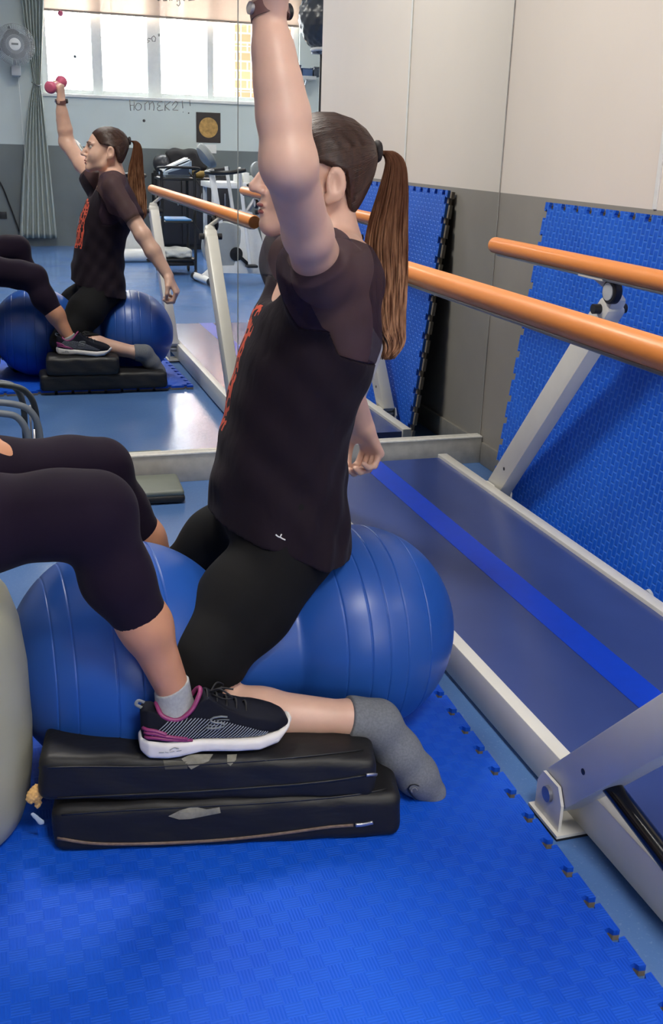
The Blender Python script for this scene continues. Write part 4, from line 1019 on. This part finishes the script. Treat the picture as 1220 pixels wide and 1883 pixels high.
for (so, uo, Lc, s), a, near in ((shN, aN, True), (shF, aF, False)):
    side = -1 if near else 1
    sd = V3(0, -1, 0) if near else V3(0, 1, 0)
    # sock
    solid('sock', [cap(a+V3(-.008, 0, .035), a+V3(.002, 0, -.05), .0305, .034, k=.01), cap(a+V3(-.01, 0, -.045), a+V3(.03, 0, -.055), .03, .03)], M_sockl, hp, h=.0028,
          clip=(lambda x, y, z, a=a: (z-a[2]-.024-(x-a[0])*.45)+0*y))
    # bvh in side view, used to lay trims on the shoe's side from the side direction
    bu = surf(uo); bo = surf(so)
    nv = Vector(s)*(-1 if near else 1)
    nv = nv if nv.dot(Vector(sd)) > 0 else -nv
    def on(b, u, w, lift=.0012, nv=nv, Lc=Lc):
        p = Vector(Lc(u, 0, w)); h = b.ray_cast(p+nv*.2, -nv); return np.array(h[0]+nv*lift) if h[0] else None
    def lay(nm, b, L2, r, m, par, flat=.4, n=6):
        out = []
        for L in L2:
            P = spline([(*q, 0) for q in L], 12) if len(L) > 2 else np.linspace((*L[0], 0), (*L[1], 0), 10)
            pts = [on(b, p[0], p[1]) for p in P]; pts = [p for p in pts if p is not None]
            if len(pts) > 1: out.append((np.array(pts), r))
        return tubes(nm, out, m, par, n, 1) if out else None
    st = []
    for i in range(34):
        u0 = .010+i*.0060; w0 = np.interp(u0, [0, .1, .2], [.043, .033, .030]); ln = np.interp(i, [0, 7, 16, 25, 33], [.030, .034, .030, .018, .006])
        st.append([(u0, w0), (u0+ln*1.15, w0+ln)])
    lay('reflective_stripes', bu, st, .00085 if near else .0007, mat('silver stripe print', (150, 156, 168), .4), uo)
    lay('heel_clip', bu, [[(.000, .043), (.02, .044), (.05, .039), (.084, .031)], [(.000, .052), (.018, .052), (.045, .045), (.075, .036)], [(.002, .059), (.02, .057), (.04, .050)]], .0036, pur, uo)
    lay('side_logo', bu, [[(.145, .070), (.132, .0715), (.118, .069), (.116, .064), (.124, .061), (.136, .060), (.140, .056), (.132, .052), (.118, .051), (.108, .053)]], .0021, mat('grey logo print', (112, 118, 122), .4), uo)
    lay('side_logo', bu, [[(.148, .065), (.136, .066), (.126, .0655)], [(.128, .0565), (.118, .0565), (.110, .058)]], .0009, mat('grey logo print', (112, 118, 122), .4), uo)
    lay('sole_lettering', bo, [[(.026, .018), (.034, .018)], [(.036, .019), (.042, .0175)], [(.044, .018), (.052, .0185)], [(.056, .018), (.064, .018)], [(.044, .022), (.052, .0255), (.060, .022)]], .0006, M_grey, so)
    cl = [Lc(.028, 0, .094), Lc(.035, .020*side, .080), Lc(.06, .0245*side, .071), Lc(.085, .021*side, .084), Lc(.100, .012*side, .106), Lc(.104, 0, .112), Lc(.100, -.012*side, .106), Lc(.085, -.021*side, .084), Lc(.06, -.0245*side, .071), Lc(.035, -.020*side, .08), Lc(.028, 0, .094)]
    tubes('collar', [(spline(cl, 40), .0042)], pur, uo, n=8)
    tubes('pull_tab', [(spline([Lc(.004, 0, .088), Lc(-.006, 0, .096), Lc(-.002, 0, .103), Lc(.008, 0, .098)], 12), .003)], M_grey, uo, n=8, flat=.5)
    lace = mat('dark lace', (16, 17, 24), .7)
    LL = []
    for k in range(5):
        u = .112+k*.017; w = np.interp(u, [.11, .14, .18], [.106, .090, .073]); LL.append((spline([Lc(u, -.021, w-.014), Lc(u+.003, -.008, w+.001), Lc(u+.003, .008, w+.001), Lc(u, .021, w-.014)], 12), .0019))
    LL.append((spline([Lc(.122, 0, .104), Lc(.135, -.012*1, .114), Lc(.150, -.02, .106), Lc(.156, -.022, .098), Lc(.142, -.016, .096), Lc(.124, -.004, .101)], 24), .0016))
    LL.append((spline([Lc(.122, 0, .104), Lc(.135, .014, .112), Lc(.148, .022, .102), Lc(.140, .020, .096), Lc(.124, .004, .101)], 24), .0016))
    LL.append((spline([Lc(.120, 0, .104), Lc(.140, -.006, .112), Lc(.160, -.012, .110)], 12), .0016))
    tubes('laces', LL, lace, uo, n=7)
    tubes('eyelets', [(np.array([Lc(.118+k*.017, -.0215*(1 if near else -1), np.interp(.118+k*.017, [.11, .14, .18], [.092, .077, .061])+d_) for d_ in (0, .004)]), .0018) for k in range(4)], M_grey, uo, n=8)
bsk = [o for o in bpy.data.objects if o.name.startswith('sock') and o.parent == wb][0]
bk = surf(bsk)
eye = stroke('sock_motif', bk, [[(752, 1449), (755, 1444), (763, 1442), (771, 1445)], [(751, 1448), (755, 1458), (764, 1468), (774, 1474)]], .0016, M_black, bsk)
stroke('sock_motif', bk, [[(758, 1457), (758, 1451), (764, 1448), (768, 1453)]], .0010, M_sockl, bsk)
# ------------------------------------------------------------------ things at the window end of the room (seen in the mirror)
def fy(ym): return 2*MY-ym
# curtain
cu = thing('curtain', (.55, BY+.12, 0), 'pale grey curtain tied back at the edge of the window', 'curtain')
yk = BY+.12; k1, k2, k3, k4 = atm(72, -10, yk), atm(62, 155, yk), atm(36, 438, yk), atm(105, 438, yk)
bm = bmesh.new(); nU, nV = 90, 50; G = []
for j in range(nV+1):
    v = j/nV; z = 2.9*(1-v)+.10*v; row = []
    tz = k2.z
    t = (2.9-z)/(2.9-tz) if z > tz else (tz-z)/(tz-.1)
    if z > tz: xa, xb = .47+(.555-.47)*t**1.5, .74+(.632-.74)*t**1.2
    else: xa, xb = .555+(k3.x-.555)*t**.7, .632+(k4.x-.632)*t**.8
    for i in range(nU+1):
        u = i/nU; amp = .012+.05*abs(xb-xa)
        row.append(bm.verts.new((xa+(xb-xa)*u, yk+amp*math.sin(u*math.pi*13+.4*math.sin(v*5))+.01*math.sin(u*9), z)))
    G.append(row)
for j in range(nV):
    for i in range(nU): bm.faces.new((G[j][i], G[j][i+1], G[j+1][i+1], G[j+1][i]))
bmesh.ops.recalc_face_normals(bm, faces=bm.faces); bmesh.ops.solidify(bm, geom=bm.faces[:], thickness=.002)
fin(bm, 'cloth', mat('pale grey curtain cloth', (172, 180, 174), .9, bump=.2), cu, smooth=True)
tubes('tie_cord', [(spline([(.545, yk-.03, k2.z+.02), (.59, yk+.06, k2.z-.01), (.64, yk-.02, k2.z), (.59, yk-.06, k2.z+.01), (.545, yk-.03, k2.z+.02)], 24), .007)], M_grey, cu)
# wall fan
fc = atm(27, 82, BY+.35); fn = thing('wall_fan', tuple(fc), 'white caged wall fan beside the curtain', 'fan')
L = []
for k in range(84):
    a = 2*math.pi*k/84; ca, sa = math.cos(a), math.sin(a)
    L.append((spline([fc+Vector((.04*ca, .05, .04*sa)), fc+Vector((.15*ca, .045, .15*sa)), fc+Vector((.205*ca, .0, .205*sa)), fc+Vector((.15*ca, -.05, .15*sa)), fc+Vector((.05*ca, -.07, .05*sa))], 14), .0024))
for rr_, yy in ((.205, 0), (.15, .046), (.09, .05), (.13, -.06)):
    L.append((np.array([fc+Vector((rr_*math.cos(a), yy, rr_*math.sin(a))) for a in np.linspace(0, 2*math.pi, 48)]), .003))
tubes('cage', L, M_lgrey, fn, n=5)
bm = bmesh.new(); lathe(bm, [(0, .05), (.01, .062), (.02, .06), (.024, .05)], fc+Vector((0, .04, 0)), (0, 1, 0), 32); hb_ = fin(bm, 'hub_cover', M_white, fn, auto=True)
box('name_plate', (fc.x-.035, fc.y+.0635, fc.z-.008), (fc.x+.035, fc.y+.0655, fc.z+.012), M_grey, hb_)
for k in range(4):
    a = k*math.pi/2+.3; bm = bmesh.new(); vs = []
    for i in range(9):
        t = i/8; r0 = .05+.13*t; wv = .075*math.sin(math.pi*min(t*1.1+.12, 1))+.012
        for sgn in (-1, 1): vs.append(bm.verts.new(fc+Vector((math.cos(a)*r0-math.sin(a)*wv*sgn, -.02*sgn, math.sin(a)*r0+math.cos(a)*wv*sgn))))
    for i in range(8): bm.faces.new((vs[2*i], vs[2*i+1], vs[2*i+3], vs[2*i+2]))
    bmesh.ops.solidify(bm, geom=bm.faces[:], thickness=.003); fin(bm, 'fan_blade', M_lgrey, fn, smooth=True)
bm = bmesh.new(); cyl(bm, fc+Vector((0, -.04, 0)), fc+Vector((0, -.15, 0)), .055); cyl(bm, fc+Vector((0, -.13, 0)), fc+Vector((0, -.15, -.24)), .018); fin(bm, 'motor', M_lgrey, fn, auto=True)
box('wall_bracket', (fc.x-.05, BY+.001, fc.z-.30), (fc.x+.05, fc.y-.1, fc.z-.2), M_lgrey, fn, .01)
tubes('pull_cord', [(np.array([fc+Vector((.02, -.14, -.2)), fc+Vector((.03, -.14, -.9)), fc+Vector((.06, -.15, -1.5))]), .002)], M_white, fn)
# strings with little balls hanging in the window
for (px, y1, items), lab in zip([(94, 115, ()), (115, 95, ((25, 'p'),)), (138, 105, ((104, 'g'),)), (162, 160, ())],
                                ['bare thread hanging in the window above the raised dumbbell', 'thread with a small pink ball hanging in the window', 'thread with a small grey bead hanging in the window', 'bare thread hanging in the window beside the frame post']):
    top, bot = atm(px-2, 12, BY+.16), atm(px, y1, BY+.16)
    h = thing('hanging_thread', tuple(bot), lab, 'ornament', 'threads in the window')
    tubes('thread', [(np.array([(bot.x, bot.y, 2.5), bot]), .003)], M_grey, h, n=5)
    for yy, c_ in items:
        p = atm(px, yy, BY+.16); bm = bmesh.new(); r = .03 if c_ == 'p' else .018
        bmesh.ops.create_icosphere(bm, subdivisions=3, radius=r, matrix=Matrix.Translation((bot.x, p.y, p.z))); fin(bm, 'bead', M_pink if c_ == 'p' else M_grey, h, smooth=True)
# poster with a golden disc
a, b = atm(361, 206, BY+.01), atm(406, 263, BY+.01); po = thing('poster', ((a.x+b.x)/2, BY+.01, b.z), 'black poster with a golden moon disc on the back wall', 'poster')
box('sheet', (a.x, BY+.001, b.z), (b.x, BY+.008, a.z), mat('poster black', (48, 40, 38), .5), po)
mo = mat('golden disc print', (176, 138, 78), .6, var=.3, vs=24)
bm = bmesh.new(); lathe(bm, [(0, .112), (.002, .112)], ((a.x+b.x)/2, BY+.008, (a.z+b.z)/2+.0), (0, 1, 0), 48); fin(bm, 'disc_print', mo, po)
tag(box('paper_sheet', (atm(362, 262, BY).x, BY+.001, atm(362, 281, BY).z), (atm(398, 262, BY).x, BY+.003, atm(362, 265, BY).z), M_white), 'white paper sheet taped below the black poster', 'paper')
tag(tubes('power_cord', [(spline([(-.1, BY+.02, 1.0), (.12, BY+.03, .72), (.22, BY+.03, .45), (.32, BY+.05, .12), (.36, BY+.1, .01)], 30), .008)], M_rubber), 'black power cord hanging down the grey back wall beside the curtain', 'cord')
tag(box('wall_outlet', (.10, BY+.001, .30), (.18, BY+.012, .38), M_black, None, .003), 'small black outlet low on the back wall beside the curtain', 'outlet')

# trolley
def M_at(x, y, ym): return atm(x, y, fy(ym))
yt = fy(10.1); tx0, tx1 = M_at(293, 400, 10.1).x, M_at(352, 400, 10.1).x
tr_ = thing('trolley', ((tx0+tx1)/2, yt, 0), 'black metal trolley with shelves carrying a device, blue tray and towels', 'trolley')
zs = [M_at(320, y, 10.1).z for y in (472, 404, 326)]
for x in (tx0, tx1):
    for y in (yt-.2, yt+.2): bm = bmesh.new(); cyl(bm, (x, y, .06), (x, y, zs[2]+.05), .014, n=12); fin(bm, 'post', M_black, tr_, auto=True)
for z in zs: box('shelf', (tx0-.01, yt-.21, z-.022), (tx1+.01, yt+.21, z), M_black, tr_, .004)
tubes('push_handle', [(spline([(tx0, yt+.2, zs[2]+.05), (tx0-.02, yt+.24, zs[2]+.09), (tx1+.02, yt+.24, zs[2]+.09), (tx1, yt+.2, zs[2]+.05)], 20), .012)], M_black, tr_)
box('storage_bin', (tx0+.01, yt-.18, .09), (tx1-.01, yt+.19, zs[0]-.024), M_black, tr_, .01)
for x in (tx0, tx1):
    for y in (yt-.2, yt+.2): bm = bmesh.new(); lathe(bm, [(0, .02), (.004, .03), (.02, .03), (.024, .02)], (x-.012, y, .0302), (1, 0, 0), 24); fin(bm, 'caster', M_rubber, tr_, auto=True)
tag(box('plastic_tray', (tx0+.03, yt-.16, zs[1]+.001), (tx1-.03, yt+.19, zs[1]+.02), M_bluep, None, .006), 'light blue tray on the middle shelf of the trolley', 'tray')
tag(solid('towel_stack', [rbox(((tx0+tx1)/2, yt, zs[0]+.042), ((tx1-tx0)/2-.02, .17, .04), .03)], mat('white towelling', (212, 214, 210), .95, bump=.6, bs=60, bd=.01), None, h=.008,
      disp=lambda x, y, z: .006*np.sin(x*40)*np.sin(z*110+x*12+y*9)), 'crumpled white towels on the lower shelf of the trolley', 'towel')
# electrotherapy device: sloped console
de = thing('therapy_device', ((tx0+tx1)/2, yt, zs[2]), 'white and pale blue wedge shaped therapy device on top of the trolley', 'device')
cx_ = (tx0+tx1)/2+.01
def wedge(name, x0, x1, y0, y1, z0, h0, h1, m, par, bev=.01):
    bm = bmesh.new(); V = [bm.verts.new(p) for p in ((x0, y0, z0), (x1, y0, z0), (x1, y1, z0), (x0, y1, z0), (x0, y0, z0+h0), (x1, y0, z0+h1), (x1, y1, z0+h1), (x0, y1, z0+h0))]
    for f in ((3, 2, 1, 0), (4, 5, 6, 7), (0, 1, 5, 4), (1, 2, 6, 5), (2, 3, 7, 6), (3, 0, 4, 7)): bm.faces.new([V[i] for i in f])
    bmesh.ops.bevel(bm, geom=bm.edges[:], offset=bev, segments=3, affect='EDGES'); return fin(bm, name, m, par, auto=True)
wedge('housing', cx_-.14, cx_+.13, yt-.14, yt+.14, zs[2]+.001, .06, .17, M_lblue, de, .02)
wedge('dark_side_band', cx_-.10, cx_+.11, yt+.12, yt+.146, zs[2]+.02, .03, .09, mat('dark blue band', (52, 66, 88), .4), de, .008)
wedge('top_cover', cx_-.135, cx_+.12, yt-.12, yt+.12, zs[2]+.05, .02, .135, M_white, de, .02)
tubes('cable', [(spline([(cx_+.1, yt+.15, zs[2]+.05), (cx_+.2, yt+.2, zs[2]-.1), (cx_+.12, yt+.22, zs[2]-.35), (cx_+.2, yt+.2, zs[2]-.5)], 30), .007)], M_black, de)
# basket of small things by the device
bk_ = M_at(366, 318, 10.1)
bx = thing('wicker_bowl', (bk_.x, yt, zs[2]), 'small straw coloured bowl beside the therapy device', 'bowl')
bm = bmesh.new(); lathe(bm, [(0, .04), (.03, .06), (.06, .066), (.062, .060), (.03, .054), (.008, .036)], (bk_.x, yt, zs[2]+.0), (0, 0, 1), 28); fin(bm, 'bowl_wall', mat('straw', (190, 160, 96), .8, bump=.4), bx, smooth=True)
box('trolley_wing', (tx1+.012, yt-.12, zs[2]-.018), (tx1+.22, yt+.14, zs[2]-.001), M_black, tr_, .004)

# exercise bike
def bike(root, O, hd, full=True):
    """O floor point below the crank, hd = heading angle"""
    c, s = math.cos(hd), math.sin(hd)
    P = lambda u, v, w: Vector((O[0]+c*u-s*v, O[1]+s*u+c*v, w))
    def cy_(nm, a, b, r, m, par=None, n=24): bm = bmesh.new(); cyl(bm, a, b, r, n=n); return fin(bm, nm, m, par or root, auto=True)
    side = (P(0, 1, 0)-P(0, 0, 0)).normalized()
    bm = bmesh.new(); lathe(bm, [(-.035, .15), (-.03, .20), (-.01, .213), (.01, .213), (.03, .20), (.035, .15)], P(-.10, 0, .33), side, 56); fw = fin(bm, 'flywheel_housing', mat('bike silver disc', (150, 156, 158), .35), root, auto=True)
    bm = bmesh.new(); lathe(bm, [(-.045, .05), (-.044, .06), (.044, .06), (.045, .05)], P(.0, 0, .26), side, 32); fin(bm, 'crank_hub', M_black, root, auto=True)
    for sg in (-1, 1):
        q = P(.0, .06*sg, .26); e = P(.12*sg, .06*sg, .26-.10*sg); bm = bmesh.new(); beam(bm, q, e, .03, .016, .003); cr = fin(bm, 'crank_arm', M_black, root, auto=True)
        bm = bmesh.new(); bbox(bm, e+Vector((-.05, -.05, -.012))+side*.05*sg, e+Vector((.05, .05, .012))+side*.05*sg, .008); fin(bm, 'pedal', M_black, cr, auto=True)
    # body shroud
    bm = bmesh.new(); pr_ = [(-.22, .10), (.52, .07), (.50, .20), (.26, .34), (.15, .62), (.06, .64), (.04, .36), (-.02, .16), (-.22, .16)]
    f = [bm.verts.new(P(u, -.04, w)) for u, w in pr_]; g = [bm.verts.new(P(u, .04, w)) for u, w in pr_]
    bm.faces.new(f); bm.faces.new(g[::-1])
    for i in range(len(pr_)): bm.faces.new((f[i], f[(i+1) % len(pr_)], g[(i+1) % len(pr_)], g[i]))
    bmesh.ops.recalc_face_normals(bm, faces=bm.faces); fin(bm, 'frame_shroud', M_white, root)
    cy_('front_stabiliser', P(-.30, -.22, .045), P(-.30, .22, .045), .032, M_white); cy_('rear_stabiliser', P(.46, -.24, .05), P(.46, .24, .05), .045, M_white)
    for u, sg, r in ((-.30, -1, .036), (-.30, 1, .036), (.46, 1, .05), (.46, -1, .05)): cy_('end_cap', P(u, .19*sg, .005+r*1), P(u, .25*sg, .005+r), r*.99, M_black)
    bm = bmesh.new(); beam(bm, P(-.30, 0, .06), P(-.2, 0, .14), .05, .04, .005); fin(bm, 'front_foot_tube', M_white, root, auto=True)
    cy_('seat_post', P(.10, 0, .60), P(.26, 0, .82), .02, M_alu)
    solid('saddle', [ell(P(.32, 0, .85), (.10, .09, .035), k=.02), cap(P(.30, 0, .855), P(.14, 0, .85), .045, .028, .6, (0, 0, 1), k=.03)], M_black, root, h=.006)
    bm = bmesh.new(); beam(bm, P(-.10, 0, .30), P(-.22, 0, .98), .05, .05, .01); fin(bm, 'handle_post', M_white, root, auto=True)
    tubes('handlebar', [(spline([P(.02, -.2, .98), P(-.12, -.22, .96), P(-.22, -.12, .95), P(-.24, 0, .95), P(-.22, .12, .95), P(-.12, .22, .96), P(.02, .2, .98)], 40), .018)], M_black, root, n=10)
    mc = P(-.25, 0, 1.09); face = (P(1, 0, .7)-P(0, 0, 0)).normalized()
    bm = bmesh.new(); lathe(bm, [(-.06, .05), (-.04, .10), (0, .115), (.012, .11), (.016, .10)], mc, face, 40); hd_ = fin(bm, 'console', mat('bike console grey', (134, 140, 140), .4), root, auto=True)
    bm = bmesh.new(); lathe(bm, [(.0165, .088), (.019, .088)], mc, face, 36); scn = fin(bm, 'console_face', M_white, hd_, auto=True)
    bm = bmesh.new(); lathe(bm, [(.0195, .045), (.0205, .045)], mc+Vector((0, 0, .01)), face, 4); fin(bm, 'display', mat('display grey', (150, 150, 140), .3), scn)
    if full:
        for sg in (-1, 1): cy_('arm_lever', P(.10, .12*sg, .18), P(-.02, .16*sg, 1.0), .016, M_white, n=16)
O_ = M_at(412, 500, 9.35)
bk1 = thing('exercise_bike', (O_.x+.05, fy(9.35), 0), 'white exercise bike with round silver flywheel beside the trolley', 'exercise bike')
bike(bk1, (O_.x+.10, fy(9.35)), R(-8))
O2 = M_at(150, 330, 11.4)
bk2 = thing('exercise_bike', (O2.x, fy(11.4), 0), 'second exercise bike at the back wall hidden behind the reflected woman', 'exercise bike')
bike(bk2, (O2.x+.25, fy(11.4)), R(15), False)
# tall black clutter and table by the back wall
tb = thing('side_table', (M_at(436, 330, 11.6).x, fy(11.6), 0), 'white table by the back wall behind the exercise bike', 'table')
q0, q1 = M_at(378, 333, 11.6), M_at(520, 333, 11.6); zt = q0.z
box('table_top', (q0.x, fy(11.6)-.28, zt-.06), (q1.x, fy(11.6)+.28, zt), M_white, tb, .004)
for x in (q0.x+.04, q1.x-.04):
    for y in (-.24, .24): box('leg', (x-.02, fy(11.6)+y-.02, 0), (x+.02, fy(11.6)+y+.02, zt-.06), M_lgrey, tb, .003)
bx_lab = ['small white carton on the side table nearest the bike console', 'second small white carton on the side table', 'third small white carton on the side table beside the mirror joint']
for i, (px, w2, h2) in enumerate(((432, .07, .085), (446, .06, .10), (459, .05, .07))):
    p = M_at(px, 325, 11.6); b_ = thing('carton', (p.x, fy(11.6), zt), bx_lab[i], 'box', 'cartons on the side table')
    box('carton_body', (p.x-w2/2, fy(11.6)+.08, zt+.0005), (p.x+w2/2, fy(11.6)+.2, zt+h2), M_white, b_, .002)
    box('carton_flap', (p.x-w2/2, fy(11.6)+.081, zt+h2), (p.x+w2/2, fy(11.6)+.14, zt+h2+.003), M_lgrey, b_)
lp = M_at(475, 320, 11.4); rl_ = thing('round_gauge', (lp.x, fy(11.4), zt), 'grey round headed gauge on a stand on the side table', 'gauge')
bm = bmesh.new(); lathe(bm, [(-.03, .07), (-.02, .09), (.02, .09), (.03, .07)], (lp.x, fy(11.4), zt+.13), (.3, 1, .1), 32); fin(bm, 'gauge_head', M_grey, rl_, auto=True)
bm = bmesh.new(); cyl(bm, (lp.x, fy(11.4), zt+.0), (lp.x, fy(11.4), zt+.06), .02); cyl(bm, (lp.x, fy(11.4), zt+.0), (lp.x, fy(11.4), zt+.012), .06); fin(bm, 'gauge_stand', M_black, rl_, auto=True)
# dark bags piled behind the trolley
def lump(name, px, py, ym, r, m, label, cat, sx=1.0, sz=1.0):
    p = M_at(px, py, ym); o = solid(name, [ell((p.x, p.y, p.z), (r*sx, r*.7, r*sz), k=.02), ell((p.x+r*.3*sx, p.y, p.z-r*.3), (r*.8*sx, r*.6, r*.8*sz), k=.04)], m, None, h=.012,
                    disp=lambda x, y, z: .012*np.sin(x*23+z*11)*np.sin(z*29+y*14))
    tag(o, label, cat); return p
cab = thing('dark_cabinet', (M_at(350, 400, 12.3).x, fy(12.35), 0), 'low dark cabinet against the back wall behind the trolley', 'cabinet')
x0c, x1c, zc_ = M_at(292, 400, 12.3).x, M_at(425, 400, 12.3).x, M_at(350, 322, 12.3).z
box('cabinet_body', (x0c, BY+.005, .05), (x1c, BY+.42, zc_), mat('cabinet charcoal', (22, 24, 30), .7), cab, .004)
for i in range(3):
    a = x0c+.01+(x1c-x0c-.02)*i/3; b = a+(x1c-x0c-.02)/3-.008
    d = box('door', (a, BY+.421, .07), (b, BY+.438, zc_-.02), mat('cabinet door', (28, 30, 38), .6), cab, .003); box('handle', (b-.05, BY+.439, .5), (b-.035, BY+.455, .64), M_alu, d, .003)
box('plinth', (x0c+.02, BY+.02, 0), (x1c-.02, BY+.38, .049), M_black, cab)
pb_ = M_at(345, 300, 12.3)
tag(solid('backpack', [rbox((pb_.x, BY+.22, zc_+.142), (.20, .12, .14), .09), ell((pb_.x+.12, BY+.24, zc_+.10), (.16, .11, .10), k=.05)], mat('black bag cloth', (30, 28, 30), .8), None, h=.01,
          disp=lambda x, y, z: .008*np.sin(x*31)*np.sin(z*26+x*9)), 'black slumped backpack on the dark cabinet under the poster', 'bag')
ph = M_at(322, 288, 12.3)
tag(solid('helmet', [ell((ph.x-.10, BY+.22, zc_+.112), (.11, .13, .11), k=.02)], mat('dark helmet shell', (60, 60, 64), .25), None, h=.008), 'dark shiny rounded helmet on the cabinet beside the backpack', 'helmet')
# foam roll on the floor
ra_, rb2 = atmz(224, 482, .0), atmz(266, 482, 0)
yr = (ra_.y+rb2.y)/2; ro = thing('foam_roll', ((ra_.x+rb2.x)/2, yr, 0), 'white cylindrical foam roll lying on the floor near the trolley', 'roll')
bm = bmesh.new(); lathe(bm, [(0, .05), (.004, .062), (.02, .066), (.32, .066), (.336, .062), (.34, .05)], (rb2.x-.30, yr, .0665), (1, -.08, 0), 36); fin(bm, 'roll_body', M_white, ro, auto=True)
bm = bmesh.new(); lathe(bm, [(0, .03), (.004, .05), (.02, .05)], (rb2.x+.0405, yr-.0272, .0665), (1, -.08, 0), 36); fin(bm, 'dark_end', M_black, ro, auto=True)

# side bay: spiked ball on a rack, shelf, black pole
yb_ = -1.6; ymb = 2*MY-yb_
bc = M_at(612, 38, ymb)
rk = thing('ball_rack', (bc.x, yb_, 0), 'white bracketed black pole rack holding the dark studded ball', 'rack')
pl_ = M_at(588, 150, ymb)
bm = bmesh.new(); cyl(bm, (pl_.x+.03, yb_-.05, 0.02), (pl_.x+.03, yb_-.05, 2.6), .018, n=16); fin(bm, 'pole', M_black, rk, auto=True)
bm = bmesh.new(); lathe(bm, [(0, .2), (.015, .2), (.03, .05)], (pl_.x+.03, yb_-.05, 0), (0, 0, 1), 32); fin(bm, 'base_plate', M_black, rk, auto=True)
zb_ = M_at(590, 92, ymb).z
tubes('ball_cradle', [(np.array([(bc.x+.17*math.cos(a), yb_+.02+.17*math.sin(a), zb_) for a in np.linspace(0, 2*math.pi, 40)]), .016)], M_lgrey, rk, n=10)
box('cradle_arm', (pl_.x-.06, yb_-.06, zb_-.03), (bc.x+.1, yb_-.03, zb_-.012), M_lgrey, rk, .003)
bm = bmesh.new(); bmesh.ops.create_uvsphere(bm, u_segments=96, v_segments=64, radius=.285)
cB = Vector((bc.x, yb_+.02, zb_+.243))
for v in bm.verts:
    d = v.co.normalized(); th = math.atan2(d.y, d.x); phi = math.acos(max(-1, min(1, d.z)))
    v.co = d*(.285+.008*max(0, math.sin(th*18)*math.sin(phi*18)))+cB
tag(fin(bm, 'studded_ball', mat('dark rubber ball', (52, 56, 62), .3), smooth=True), 'large dark studded gym ball resting on the rack ring', 'ball')
# wall shelf seen beside the raised forearm
ysh = BY+.2; s0, s1 = M_at(540, 137, 2*MY-ysh), M_at(578, 137, 2*MY-ysh)
shf = thing('wall_shelf', ((s0.x+s1.x)/2, BY+.01, s0.z), 'pale wall shelf beside the window holding small blue boxes', 'shelf')
box('shelf_board', (s0.x-.25, BY+.002, s0.z-.05), (s1.x, BY+.3, s0.z-.012), M_lgrey, shf, .003)
for x in (s0.x-.1, s1.x-.1): bm = bmesh.new(); beam(bm, (x, BY+.012, s0.z-.25), (x, BY+.25, s0.z-.055), .02, .02); fin(bm, 'shelf_bracket', M_lgrey, shf)
labs = ['dark blue storage box on the wall shelf, next to the forearm', 'mid blue storage box on the wall shelf, in the middle', 'slate box on the wall shelf, farthest from the window']
for i, (dx, ww, hh_, cc) in enumerate(((0, .1, .09, (40, 52, 78)), (.12, .12, .06, (58, 84, 124)), (.26, .09, .08, (48, 58, 72)))):
    x = s0.x-.02+dx; k_ = thing('storage_box', (x, BY+.15, s0.z-.012), labs[i], 'box', 'boxes on the wall shelf')
    box('box_body', (x, BY+.08, s0.z-.0118), (x+ww, BY+.24, s0.z+hh_), mat('box blue %d' % i, cc, .6), k_, .003); box('lid', (x-.004, BY+.076, s0.z+hh_), (x+ww+.004, BY+.244, s0.z+hh_+.014), mat('box lid %d' % i, tuple(int(v*.8) for v in cc), .6), k_, .003)
